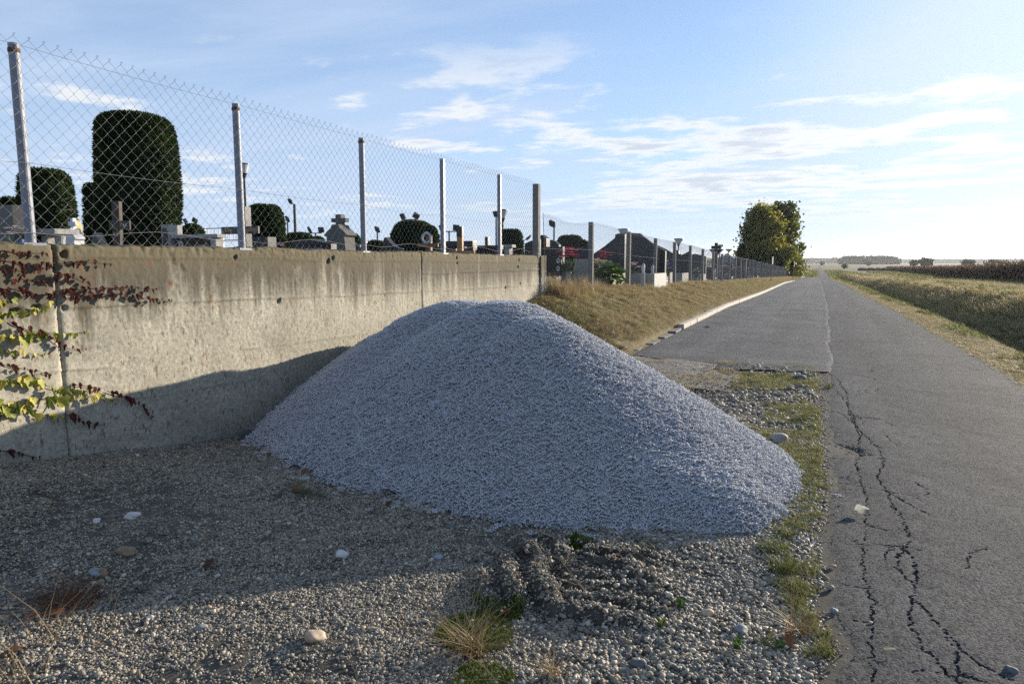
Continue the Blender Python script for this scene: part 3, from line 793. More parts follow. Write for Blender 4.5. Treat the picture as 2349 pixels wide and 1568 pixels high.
s = .006 + .012 * rng.random(n) ** 2
scatter('lane_edge_grit', np.stack([px, py, np.where(px > road_left(py) + .02, .012, T(px, py) + .004)], -1), np.stack([px * 0, px * 0, rng.random(n) * 6.28], -1), s, pebl, 8)
# cobbles in the weedy patch between heap and lane
n = 2600
px = rng.uniform(-3.3, -.9, n); py = rng.uniform(8.4, 11.3, n)
ok = gravel_ok(px, py) & (fbm(px * 1.5, py * 1.5, 3, 17) > -.2); px, py = px[ok], py[ok]
scatter('slab_grit', np.stack([px, py, px * 0 + .040], -1), np.stack([px * 0, px * 0, rng.random(len(px)) * 6.28], -1), .008 + .02 * rng.random(len(px)) ** 2, pebl, 8)
n = 1500
px = rng.uniform(-1.3, .05, n); py = rng.uniform(6.0, 11.2, n)
ok = gravel_ok(px, py) & (fbm(px * 1.7, py * 1.7, 3, 77) > .05) & ~((px < -.9) & (py > 8.7)); px, py = px[ok], py[ok]
s = .03 + .05 * rng.random(len(px)) ** 2.2
scatter('cobbles', np.stack([px, py, T(px, py) + s * .15], -1), np.stack([rng.normal(size=len(px)) * .2, rng.normal(size=len(px)) * .2, rng.random(len(px)) * 6.28], -1), s, pebl, 8)

# ------------------------------------------------------------------ the concrete retaining wall
wall = thing('retaining_wall', 'long stained concrete retaining wall with rough top edge and creeper', 'wall', (WALL_X, 8, 0))
JOINTS = [-6.0, float(on_x(134, 700, WALL_X)[1]), float(on_x(968, 640, WALL_X)[1]), WALL_END - .32]
HOLES = [(145, 582), (148, 705), (84, 708), (33, 712), (541, 589), (764, 592), (752, 600), (1047, 590), (1048, 604), (640, 690), (1190, 596), (1188, 612), (1193, 650), (1160, 660)]
HW = [tuple(on_x(a, b, WALL_X)[1:]) for a, b in HOLES]
SEAMS = [((132, 706), (964, 668), .012), ((560, 802), (868, 759), .008), ((0, 862), (250, 842), .010), ((40, 720), (130, 712), .008), ((300, 915), (600, 868), .006), ((970, 628), (1240, 618), .012), ((975, 668), (1240, 652), .010), ((200, 1010), (560, 960), .006), ((20, 588), (1240, 602), .006)]
SW = [(tuple(on_x(*a, WALL_X)[1:]), tuple(on_x(*b, WALL_X)[1:]), h) for a, b, h in SEAMS]
def wall_relief(y, z):
    d = .005 * fbm(y * 1.0, z * .7, 2, 31) + .0016 * fbm(y * 9, z * 9, 3, 35) + .0022 * vnoise(y * 40, z * 40, 37)
    pit = vnoise(y * 26, z * 19, 47); d = d - .007 * smooth(.74, .88, pit) * smooth(.2, .9, z + .3 * vnoise(y, z, 3))
    d = d - .010 * smooth(.0, .7, vnoise(y * 42, z * 42, 51)) * smooth(1.62, 1.72, z) - .006 * smooth(1.69, 1.735, z)          # crumbled top edge
    for (y0, z0), (y1, z1), h in SW:
        zl = z0 + (z1 - z0) * (y - y0) / (y1 - y0) + .008 * vnoise(y * 3, y * 0, 12)
        inr = smooth(y0 - .1, y0 + .05, y) * (1 - smooth(y1 - .05, y1 + .1, y))
        d = d + inr * (1.7 * h * np.exp(-((z - zl) / .009) ** 2) * (.6 + .6 * vnoise(y * 5, z, 61)) - h * .55 * smooth(zl + .012, zl - .012, z) * np.exp(-np.abs(z - zl) / .25))
    for hy_, hz_ in HW:
        q = np.sqrt((y - hy_) ** 2 + (z - hz_) ** 2 * .9) + .006 * vnoise(y * 30, z * 30, 71)
        d = d - .07 * (1 - smooth(.014, .024, q + .010 * vnoise(y * 55, z * 55, 73)))
    return d
def wall_section(y0, y1, ztop, fine):
    ys = lines((y0, y1, fine)); zs = lines((-.5, .1, .05), (.1, ztop, .0145))
    Yw, Zw = np.meshgrid(ys, zs, indexing='ij')
    D = wall_relief(Yw, Zw)
    edge = np.minimum(Yw - y0, y1 - Yw)
    D = D - .012 * np.exp(-(edge / .012) ** 1.2) * (1 + .6 * vnoise(Zw * 9, Zw * 0, 4))
    ny, nz = Yw.shape
    topn = .010 * fbm(ys * 1.4, ys * 0, 3, 83) + .007 * fbm(ys * 31, ys * 0, 2, 87)
    Zf = Zw + topn[:, None] * smooth(ztop - .25, ztop, Zw)
    Xw = D
    Vf = np.stack([Xw, Yw - 8, Zf], -1).reshape(-1, 3)
    # top shelf going back, then the rear face
    back = [(-.03, .006), (-.08, .012), (-.16, .008), (-.25, .0), (-.25, -1.2)]
    extra = []
    for dx, dz in back:
        extra.append(np.stack([np.full(ny, dx) + Xw[:, -1] * (dx > -.1), ys - 8, Zf[:, -1] + dz + .012 * fbm(ys * 9, np.full(ny, dx * 40), 2, 91) * (dz > -.5)], -1))
    V = np.concatenate([Vf] + extra)
    idx = np.arange(ny * nz).reshape(ny, nz)
    Q = [np.stack([idx[:-1, :-1], idx[1:, :-1], idx[1:, 1:], idx[:-1, 1:]], -1).reshape(-1, 4)]
    prev = idx[:, -1]
    for k in range(len(back)):
        cur = ny * nz + k * ny + np.arange(ny)
        Q.append(np.stack([prev[:-1], prev[1:], cur[1:], cur[:-1]], -1)); prev = cur
    base = len(V)
    # end faces
    for e, sgn in ((0, 1), (ny - 1, -1)):
        a, b_ = idx[e, :-1], idx[e, 1:]
        bk = np.stack([np.full(nz, -.25), np.full(nz, ys[e] - 8), Zf[e]], -1); V = np.concatenate([V, bk]); bi = base + np.arange(nz); base += nz
        q = np.stack([a, b_, bi[1:], bi[:-1]], -1); Q.append(q if sgn > 0 else q[:, ::-1])
    return link('wall_section', np_mesh('wall_section', V, np.concatenate(Q), smooth_=False), 'concrete', wall)
wall_section(JOINTS[0], JOINTS[1] - .006, WALL_TOP + .005, .03)
wall_section(JOINTS[1] + .006, JOINTS[2] - .004, WALL_TOP, .0155)
wall_section(JOINTS[2] + .004, JOINTS[3] - .006, WALL_TOP + .004, .02)
MB().box((-.27, JOINTS[3] + .012 - 8, -.4), (.028, WALL_END - 8, WALL_TOP + .006), .012).build('end_pier', 'concrete', wall)
MB().box((-.22, JOINTS[0] - 8, -.5), (-.07, WALL_END - .05 - 8, 1.2)).build('core', 'concrete', wall)

# ------------------------------------------------------------------ fences
def chain_link(y0, y1, zb, zt, step, rise, rad, x0, sag=0.0, curl=0.0, seed=1):
    """zigzag wires hooked into each other; zb, zt: functions of y; step is half a diamond"""
    r = np.random.default_rng(seed)
    n = int((y1 - y0) / step); V = []; Q = []; base = 0
    off = np.array([(math.cos(a), math.sin(a)) for a in (0.4, 2.5, 4.6)])
    pts_all = []
    for k in range(n + 1):
        ya = y0 + k * step
        b, t = zb(ya), zt(ya)
        m = int(round((t - b) / rise)); m += (m % 2)
        pts = []
        for j in range(m + 1):
            side = 1 if ((j + k) % 2 == 0) else -1
            # neighbours share their bends, so the bends hook round one another
            y = ya + side * step * .5 * 1.04
            z = t - j * rise
            pts.append((x0 + side * .004 + .012 * math.sin(ya * .9 + z * 1.3) + sag * math.sin(ya * 2.2), y, z))
        e = pts[0]; pts = [(e[0] + .006, e[1] + .010, e[2] + .012), (e[0] + .003, e[1] + .006, e[2] + .017), (e[0], e[1] - .003, e[2] + .011)][::-1] + pts
        p = np.array(pts); L = len(p)
        d = np.gradient(p, axis=0); d /= np.linalg.norm(d, axis=1)[:, None] + 1e-9
        a = np.stack([np.ones(L), np.zeros(L), np.zeros(L)], -1)
        bb = np.cross(d, a); bb /= np.linalg.norm(bb, axis=1)[:, None] + 1e-9
        ring = p[:, None, :] + rad * (a[:, None, :] * off[None, :, 0:1] + bb[:, None, :] * off[None, :, 1:2])
        V.append(ring.reshape(-1, 3))
        i = base + np.arange(L - 1)[:, None] * 3; j3 = np.arange(3)[None, :]
        q = np.stack([i + j3, i + (j3 + 1) % 3, i + 3 + (j3 + 1) % 3, i + 3 + j3], -1).reshape(-1, 4)
        Q.append(q); base += L * 3
    return np.concatenate(V), np.concatenate(Q)
def wire(pts, rad=.0016): return MB().tube(pts, rad, 4)

fence = thing('wall_fence', 'chain link fence on pale steel posts along the top of the concrete wall', 'fence', (WALL_X - .055, 8, WALL_TOP))
FX = 0.0
PY = [1.19, 3.29, 5.38, 7.47, 9.56, 11.68]
def pipe_post(y, lean, sq=False):
    mb = MB()
    if sq: mb.box((-.032, -.032, .012), (.032, .032, 1.475), .004)
    else: mb.lathe([(.0365, .012), (.0365, 1.452), (.0345, 1.456), (.034, 1.435)], 20)
    o = mb.build('post', 'post_paint', fence, smooth_=False)
    o.location = (FX, y - 8, 0); o.rotation_euler = lean
    p = MB().box((-.075, -.08, -.012), (.050, .085, .011), .003).build('base_plate', 'post_paint', o)
    cl = MB().lathe([(.039, 1.39), (.041, 1.395), (.041, 1.415), (.039, 1.42)], 16)
    if not sq: cl.build('rusty_clamp', 'rust', o)
    return o
for k, y in enumerate(PY):
    pipe_post(y, (rnd.uniform(-.006, .006), rnd.uniform(-.004, .006), 0), sq=(k >= 4))
cp = MB().box((-.065, -.07, -.04), (.065, .07, 1.49), .012).build('concrete_post', 'post_concrete', fence)
cp.location = (FX, 13.52 - 8, 0)
V, Q = chain_link(.6, 13.36, lambda y: WALL_TOP + .045, lambda y: 3.235 + .006 * math.sin(y * 5), .0525, .0535, .0016, 0.0, seed=2)
V = V - np.array([0, 8, WALL_TOP]); V[:, 0] += FX + .044 + WALL_X * 0
link('wire_mesh', np_mesh('wire_mesh', V, Q, smooth_=True), 'wire', fence)
def run_wire(zs, slack, bulge=0.0, seed=0, y0=.6, y1=13.38, rad=.0018):
    r = random.Random(seed); pts = []
    stops = [y0] + [p for p in PY if p > y0] + [y1]
    for a, b in zip(stops[:-1], stops[1:]):
        s = slack * r.uniform(.4, 1.3)
        for t in np.linspace(0, 1, 9)[:-1]:
            pts.append((FX + .050 + bulge * math.sin(t * math.pi * 2 + a), a + (b - a) * t - 8, zs - s * 4 * t * (1 - t) + bulge * 1.5 * math.sin(t * 6.3 * 1.3 + a * 3)))
    return MB().tube(pts, rad, 5)
run_wire(1.44, .012, 0, 1).build('line_wire', 'wire', fence)
run_wire(.60, .030, 0, 2).build('line_wire', 'wire', fence)
run_wire(.10, .0, .022, 3, rad=.0021).build('line_wire', 'wire', fence)

# second fence: concrete posts on the bank
P2 = [17.2 + 3.80 * i for i in range(36)]
fence2 = thing('bank_fence', 'long chain link fence on concrete posts along the grassy bank', 'fence', (WALL_X, 17, .9))
pm = MB().box((-.06, -.065, -.45), (.06, .065, 1.705), .012).mesh('post')
pm.materials.append(M['post_concrete'])
for i, y in enumerate(P2):
    o = link('post', pm, None, fence2); o.location = (rnd.uniform(-.015, .015), y - 17, float(bank_z(y)) - .9); o.rotation_euler = (rnd.uniform(-.012, .012), rnd.uniform(-.012, .012), rnd.uniform(-.05, .05))
end2 = P2[-1]
ztop2 = lambda y: (float(bank_z(y)) + 1.68) if y > 17.2 else 2.62 - .01 * (y - 13.5) - .10 * math.sin((y - 13.45) / 3.75 * math.pi) ** 2
def fence_mesh(a, b, step, rise, rad, sd):
    V, Q = chain_link(a, b, lambda y: float(bank_z(y)) + .03, ztop2, step, rise, rad, 0.0, seed=sd)
    V = V - np.array([0, 17, .9]); V[:, 0] += .085
    return link('wire_mesh', np_mesh('wire_mesh', V, Q, smooth_=True), 'wire', fence2)
fence_mesh(13.55, 50.0, .045, .050, .0017, 4)
fence_mesh(50.0, end2, .08, .085, .0028, 5)
for dz in (1.62, .98, .08):
    pts = []
    for y in np.arange(13.5, end2, 1.25):
        z = (float(bank_z(y)) + dz) if dz < 1.5 else ztop2(y) - .04
        pts.append((.09, y - 17, z - .9 + .01 * math.sin(y * 1.65)))
    MB().tube(pts, .0022, 4).build('line_wire', 'wire', fence2)
MB().tube([(.09, 13.52 - 17, 2.62 - .9), (.08, 13.72 - 17, .4)], .006, 6).build('tension_rod', 'rust', fence2)
# ------------------------------------------------------------------ grass, weeds, maize
def blades(n, h, spread, lean, w, seed, segs=2, droop=.35, lay=None):
    r = np.random.default_rng(seed); V = []; Q = []; t = []
    for k in range(n):
        a = r.random() * 6.283; d = spread * math.sqrt(r.random()); b = np.array([d * math.cos(a), d * math.sin(a), 0])
        da = r.random() * 6.283 if lay is None else lay + r.normal() * .5
        dr = np.array([math.cos(da), math.sin(da)]); hh = h * (.5 + .7 * r.random()); ln = lean * (.3 + r.random())
        sd = np.array([-dr[1], dr[0], 0]) * w * (.6 + .6 * r.random()) * .5
        base = len(V); tt = r.random()
        for i in range(segs + 1):
            u = i / segs; p = b + np.array([dr[0] * ln * u ** 1.5 * hh, dr[1] * ln * u ** 1.5 * hh, hh * (u - droop * min(1, ln) * u * u)])
            k2 = (1 - u) * .9 + .1
            V += [p - sd * k2, p + sd * k2]
        for i in range(segs): Q.append((base + 2 * i, base + 2 * i + 1, base + 2 * i + 3, base + 2 * i + 2)); t.append(tt)
    return np_mesh('blades', np.array(V), np.array(Q), tint=t)
G_mown = proto_collection('mown', [blades(16, .075, .09, 1.3, .007, 400 + i, droop=.5, lay=0.0) for i in range(6)], 'bankgrass')
G_green = proto_collection('green', [blades(18, .10, .07, .7, .007, 420 + i) for i in range(6)], 'grass')
G_tall = proto_collection('tall', [blades(14, .34, .07, .55, .008, 440 + i, 3) for i in range(6)], 'straw')
def strew(name, x, y, coll, s, rot=None, shade=None):
    n = len(x); rx, ry = slope_rot(T, x, y, .1)
    rz = rng.random(n) * 6.28 if rot is None else rot
    return scatter(name, np.stack([x, y, T(x, y)], -1), np.stack([rx * .8, ry * .8, rz], -1), s, coll, 6, shade=shade)
def box_pts(n, x0, x1, y0, y1, p=1.0): return rng.uniform(x0, x1, n), y0 + (y1 - y0) * rng.random(n) ** p
# bank on the left: mown, matted, straw coloured
x, y = box_pts(30000, -5.35, -3.1, 11.0, 150, 2.2)
ok = (T(x, y) > .06 + road_z(y)) & ((fbm(x * .8, y * .8, 3, 14) > -.75))
x, y = x[ok], y[ok]
sc = (.75 + .5 * rng.random(len(x))) * (1 + np.clip((y - 15) / 40, 0, 2.2))
gr = np.clip(.30 * rng.random(len(x)) + .45 * smooth(-.3, .3, fbm(x * 2.3, y * 1.2, 2, 18)) * rng.random(len(x)) + .75 * smooth(.15, .7, fbm(x * .9, y * .6, 3, 19)), 0, 1)
strew('bank_grass', x, y, G_mown, sc, rot=-.9 + rng.normal(size=len(x)) * .9, shade=gr)
x, y = box_pts(1500, -5.3, -3.2, 11.5, 60, 1.6)
ok = (fbm(x * .9, y * .6, 3, 19) > .25) & (T(x, y) > .1 + road_z(y))
strew('bank_green_grass', x[ok], y[ok], G_green, .7 + .5 * rng.random(ok.sum()))
x, y = box_pts(520, -5.42, -4.85, 13.9, 40, 1.5)
strew('bank_tall_grass', x, y, G_tall, (.5 + .8 * rng.random(len(x))) * np.interp(y, [13.9, 16.5, 18, 40], [1.15, 1.0, .6, .5]))
x, y = box_pts(1100, -5.2, -3.2, 12.5, 70, 1.8)
strew('bank_straw_tufts', x, y, G_tall, .18 + .30 * rng.random(len(x)) ** 2)
# right verge, ditch and far bank
x, y = box_pts(14000, 2.42, 3.6, 7, 160, 1.9); ok = x > road_right(y) - .01
strew('verge_grass', x[ok], y[ok], G_mown, (.55 + .4 * rng.random(ok.sum())) * (1 + np.clip((y[ok] - 12) / 50, 0, 2)), rot=rng.random(ok.sum()) * 6.28, shade=.35 + .5 * rng.random(ok.sum()))
x, y = box_pts(9000, 2.9, 4.4, 7, 160, 1.7); ok = fbm(x * .9, y * .5, 3, 23) + smooth(3.0, 3.6, x) * .5 > .2
strew('ditch_green_grass', x[ok], y[ok], G_green, (.7 + .7 * rng.random(ok.sum())) * (1 + np.clip((y[ok] - 12) / 60, 0, 2)))
x, y = box_pts(26000, 3.6, 7.6, 8, 200, 1.9)
strew('ditch_bank_grass', x, y, G_mown, (.8 + .8 * rng.random(len(x))) * (1.2 + np.clip((y - 12) / 50, 0, 2)), rot=3.6 + rng.normal(size=len(x)) * .5, shade=.35 + .65 * rng.random(len(x)))
x, y = box_pts(5000, 6.5, 8.2, 10, 200, 1.7); ok = fbm(x * .5, y * .25, 3, 29) > -.1
strew('ditch_crest_grass', x[ok], y[ok], G_green, (1.0 + .8 * rng.random(ok.sum())) * (1 + np.clip((y[ok] - 20) / 60, 0, 2)))
x, y = box_pts(7000, 7.6, 16, 14, 200, 1.6)
strew('field_stubble', x, y, G_mown, (1.2 + 1.2 * rng.random(len(x))) * (1 + np.clip((y - 20) / 60, 0, 2)), shade=.2 + .4 * rng.random(len(x)))
x, y = box_pts(4000, 15, 22, 30, 260, 1.3)
strew('headland_grass', x, y, G_green, (1.5 + rng.random(len(x))) * (1 + np.clip((y - 40) / 60, 0, 2)))
x = rng.uniform(-9, 9, 5000); y = rng.uniform(160, 330, 5000); ok = (np.abs(x - 1.3) > 1.5)
strew('far_verge_grass', x[ok], y[ok], G_green, 4 + 3 * rng.random(ok.sum()))
# weedy patch beside the lane
def weedy(x, y): return (fbm(x * 1.7, y * 1.7, 3, 77) < .22)
x, y = box_pts(6500, -1.9, .08, 5.0, 11.3)
ok = gravel_ok(x, y) & weedy(x, y) & ~((x < -.95) & (y > 8.6)); x, y = x[ok], y[ok]
strew('weed_patch_grass', x, y, G_green, .28 + .32 * rng.random(len(x)), shade=.45 + .55 * rng.random(len(x)))
x, y = box_pts(5200, -3.0, .08, 5.2, 11.6)
ok = gravel_ok(x, y) & (weedy(x, y) | (rng.random(len(x)) < .25)); x, y = x[ok], y[ok]
strew('weed_patch_straw', x, y, G_mown, .35 + .35 * rng.random(len(x)), rot=rng.random(len(x)) * 6.28, shade=.2 + .5 * rng.random(len(x)))
y = rng.uniform(2.0, 5.6, 900); x = road_left(y) - np.abs(rng.normal(size=900)) * (.05 + .10 * smooth(3.4, 4.4, y)) + .005
ok = gravel_ok(x, y) & (fbm(y * 2.2, x * 3, 3, 81) > -.05)
strew('lane_edge_grass', x[ok], y[ok], G_green, .22 + .3 * rng.random(ok.sum()), shade=.3 + .7 * rng.random(ok.sum()))

x, y = box_pts(9000, -1.3, .1, 3.4, 8.2)
gap = road_left(y) - x
ok = gravel_ok(x, y) & (gap < .16 + .40 * smooth(4.4, 5.8, y)) & (fbm(x * 2.6, y * 2.0, 3, 97) > -.6); x, y = x[ok], y[ok]
strew('strip_grass', x, y, G_green, .22 + .30 * rng.random(len(x)), shade=.4 + .6 * rng.random(len(x)))
x, y = box_pts(900, -3.2, -.9, 8.5, 11.3); ok = gravel_ok(x, y) & (fbm(x * 1.8, y * 1.8, 3, 99) > .0); x, y = x[ok], y[ok]
scatter('slab_straw', np.stack([x, y, x * 0 + .042], -1), np.stack([x * 0, x * 0, rng.random(len(x)) * 6.28], -1), .3 + .4 * rng.random(len(x)), G_mown, 6, shade=.2 + .4 * rng.random(len(x)))
# maize
def maize(seed):
    r = np.random.default_rng(seed); V = []; Q = []; t = []
    h = 2.0 + .3 * r.random(); lx, ly = r.normal() * .08, r.normal() * .08
    def strip(pts, ws, side, tt):
        b = len(V)
        for p, w in zip(pts, ws): V.extend([p - side * w, p + side * w])
        for i in range(len(pts) - 1): Q.append((b + 2 * i, b + 2 * i + 1, b + 2 * i + 3, b + 2 * i + 2)); t.append(tt)
    for sd in (np.array([1, 0, 0]), np.array([0, 1, 0])):
        strip([np.array([lx * u, ly * u, h * u]) for u in (0, .5, 1)], [.014, .012, .006], sd, .3)
    for k in range(11):
        z = h * (.12 + .8 * k / 11); a = r.random() * 6.28; L = .45 + .3 * r.random(); d = np.array([math.cos(a), math.sin(a), 0]); sd = np.array([-d[1], d[0], .3])
        o = np.array([lx * z / h, ly * z / h, z])
        strip([o, o + d * L * .45 + np.array([0, 0, .18]), o + d * L * .8 + np.array([0, 0, -.05]), o + d * L * .9 + np.array([0, 0, -.4])], [.02, .045, .035, .01], sd, r.random())
    for k in range(4):
        a = r.random() * 6.28; o = np.array([lx, ly, h]); strip([o, o + np.array([math.cos(a) * .12, math.sin(a) * .12, .22])], [.006, .004], np.array([1, 0, 0]), .8)
    return np_mesh('maize', np.array(V), np.array(Q), tint=t)
MZ = proto_collection('maize', [maize(500 + i) for i in range(6)], 'corn')
def maize_edge(y): return np.interp(y, [20, 75, 350, 420], [14.5, 18.9, 29, 32])
y = 45 + 330 * rng.random(26000) ** 1.35
x = maize_edge(y) + .2 + (4 + y * .10) * rng.random(26000) ** 1.5
scatter('maize_field', np.stack([x, y, T(x, y)], -1), np.stack([x * 0, x * 0, rng.random(len(x)) * 6.28], -1), np.stack([.95 + .25 * rng.random(len(x))] * 2 + [np.interp(y, [75, 350], [1.0, .75]) * (.9 + .2 * rng.random(len(x)))], -1), MZ, 6)

# ------------------------------------------------------------------ kerb stones
kz = lambda y: float(road_z(y))
ks = []
yk = 16.55; i = 0
while yk < 128:
    L = .98 if yk < 70 else 3.9
    mb = MB().box((-.075, .006, -.15), (.075, L - .006, .125), .014)
    k = tag(mb.build('kerb_stone', 'kerb'), 'pale concrete kerb stone in the straight row below the grassy bank', 'kerb', 'kerb stones below the bank')
    bend = float(np.interp(yk, [100, 128], [0, -.9])) if yk > 100 else 0.0
    k.location = (-2.93 + bend + rnd.uniform(-.006, .006), yk, kz(yk) + rnd.uniform(-.006, .006)); k.rotation_euler = (math.atan2(kz(yk + L) - kz(yk), L), 0, rnd.uniform(-.004, .004))
    yk += L; i += 1
for j, (yy, xx, rz, t_) in enumerate([(15.5, -2.96, .05, .0), (14.4, -2.99, -.03, -.02), (13.2, -2.97, .02, -.03), (12.2, -3.02, .10, -.04)]):
    k = MB().box((-.11, 0, -.15), (.11, .95 - .1 * j, .05), .02).build('sunken_kerb_stone', 'slab')
    tag(k, ['sunken concrete kerb stone next to the end of the raised kerb', 'broken sunken kerb stone second from the raised kerb', 'dusty sunken kerb stone between straw and asphalt', 'tilted sunken kerb stone at the foot of the bank beside the heap'][j], 'kerb')
    k.location = (xx, yy, t_); k.rotation_euler = (0, rnd.uniform(-.03, .03), rz)
mb = MB(); pts = [(-6.5, 150.2), (-4.2, 150.6), (-3.3, 152), (-2.9, 155), (-2.6, 160), (-2.5, 168)]
for a, b in zip(pts[:-1], pts[1:]):
    d = Vector((b[0] - a[0], b[1] - a[1], 0)); nrm = Vector((-d.y, d.x, 0)).normalized() * .09; za, zb = kz(a[1]), kz(b[1])
    P_ = [Vector((a[0], a[1], za)), Vector((b[0], b[1], zb))]
    q = [P_[0] - nrm, P_[1] - nrm, P_[1] + nrm, P_[0] + nrm]
    mb.add([v + Vector((0, 0, -.1)) for v in q] + [v + Vector((0, 0, .16)) for v in q], [(3, 2, 1, 0), (4, 5, 6, 7), (0, 1, 5, 4), (1, 2, 6, 5), (2, 3, 7, 6), (3, 0, 4, 7)])
tag(mb.build('curved_kerb', 'kerb'), 'pale curved kerb on the corner beyond the side road', 'kerb')

# ------------------------------------------------------------------ loose things on the ground
def place(o, x, y, dz=0.0, rz=0.0):
    P = on_ground(x, y); o.location = (float(P[0]), float(P[1]), float(T(P[0], P[1])) + dz); o.rotation_euler = (0, 0, rz); return o
def solid_mat(name, c, r=.7):
    M[name] = simple(name, c, r, .2, 40, .2, 80)
solid_mat('stone_white', (.52, .51, .49)); solid_mat('stone_beige', (.42, .32, .22)); solid_mat('stone_grey', (.22, .22, .215)); solid_mat('stone_dark', (.10, .11, .12)); solid_mat('stone_blue', (.24, .27, .30)); solid_mat('stone_brown', (.22, .16, .10))
STONES = [  # pixel, size in metres, material, label
    (785, 1277, .075, 'stone_white', 'smooth white oval stone lying in the shade of the heap'),
    (722, 1465, .085, 'stone_beige', 'beige pink rounded stone on sunlit fine gravel'),
    (305, 1187, .085, 'stone_white', 'pale oblong stone tilted on shaded gravel below the wall'),
    (222, 1197, .055, 'stone_white', 'small white oval pebble beside a pale oblong stone'),
    (290, 1270, .10, 'stone_brown', 'brown rough stone half buried in shaded gravel'),
    (218, 1318, .07, 'stone_blue', 'pale blue grey stone next to a flat brown stone'),
    (233, 1318, .07, 'stone_brown', 'flat brown stone next to a pale blue grey stone'),
    (460, 1443, .055, 'stone_grey', 'grey stone on sunlit gravel just outside the heap shadow'),
    (345, 1417, .035, 'stone_white', 'little white stone at the edge of the heap shadow'),
    (1460, 1310, .05, 'stone_white', 'white speckled stone on a gravel rut'),
    (1475, 1253, .055, 'stone_beige', 'yellowish stone on the rut close to the heap toe'),
    (1700, 1448, .07, 'stone_grey', 'large rounded grey brown stone among coarse pebbles'),
    (1623, 1410, .06, 'stone_beige', 'tan egg shaped stone among coarse pebbles'),
    (1465, 1528, .07, 'stone_dark', 'dark angular stone among pebbles by the dry tuft'),
    (1005, 1280, .05, 'stone_blue', 'blue grey stone on the shaded gravel before the ruts'),
    (1033, 1210, .06, 'stone_dark', 'dark flat stone pressed into the toe of the heap'),
    (1785, 1013, .17, 'stone_grey', 'biggest grey cobble in the weedy patch beside the lane'),
    (1675, 912, .11, 'stone_grey', 'grey cobble at the corner of the dusty slab'),
    (1835, 868, .13, 'stone_dark', 'dark flat cobble at the edge of the asphalt strip'),
    (1800, 848, .10, 'stone_blue', 'blue grey cobble lying where the asphalt strip begins'),
    (1745, 836, .08, 'stone_grey', 'grey stone lying out on the asphalt strip'),
    (1712, 838, .05, 'stone_dark', 'small dark stone out on the asphalt strip'),
    (1905, 1352, .034, 'stone_grey', 'small grey stone lying on the lane near its edge'),
    (1912, 1302, .03, 'stone_beige', 'small brownish stone lying on the lane beside a crack'),
    (1913, 1405, .036, 'stone_blue', 'pale pebble lying on the lane beside the long crack'),
    (1880, 1345, .04, 'stone_dark', 'dark pebble at the broken edge of the lane'),
    (2320, 1544, .05, 'stone_dark', 'flat dark stone out on the open lane'),
]
for i, (x, y, s, m, lab) in enumerate(STONES):
    bm = pebble_bm(700 + i, 3)
    for v in bm.verts: v.co = v.co * s * (1 + .03 * math.sin(v.co.x * 23 + i) * math.cos(v.co.y * 19))
    me = bpy.data.meshes.new('stone'); bm.to_mesh(me); bm.free(); me.shade_smooth()
    zz = .012 if x > 1880 and y > 1290 else s * .16
    o = tag(link('stone', me, m), lab, 'stone'); place(o, x, y, zz, rnd.uniform(0, 3)); o.rotation_euler.x = rnd.uniform(-.2, .2)
# dark block at the heap's left toe
bm = bmesh.new(); bmesh.ops.create_cube(bm, size=1.0, matrix=Matrix.Diagonal((.15, .12, .11, 1)))
bmesh.ops.subdivide_edges(bm, edges=bm.edges[:], cuts=2, use_grid_fill=True)
for v in bm.verts: v.co += Vector((rnd.uniform(-1, 1), rnd.uniform(-1, 1), rnd.uniform(-1, 1))) * .006
bmesh.ops.bevel(bm, geom=[e for e in bm.edges if e.calc_face_angle(0) > .8], offset=.008, segments=1, affect='EDGES')
me = bpy.data.meshes.new('stone_block'); bm.to_mesh(me); bm.free()
place(tag(link('stone_block', me, 'stone_dark'), 'dark squared stone block where the heap meets the wall', 'stone block'), 578, 1003, .05, .5)

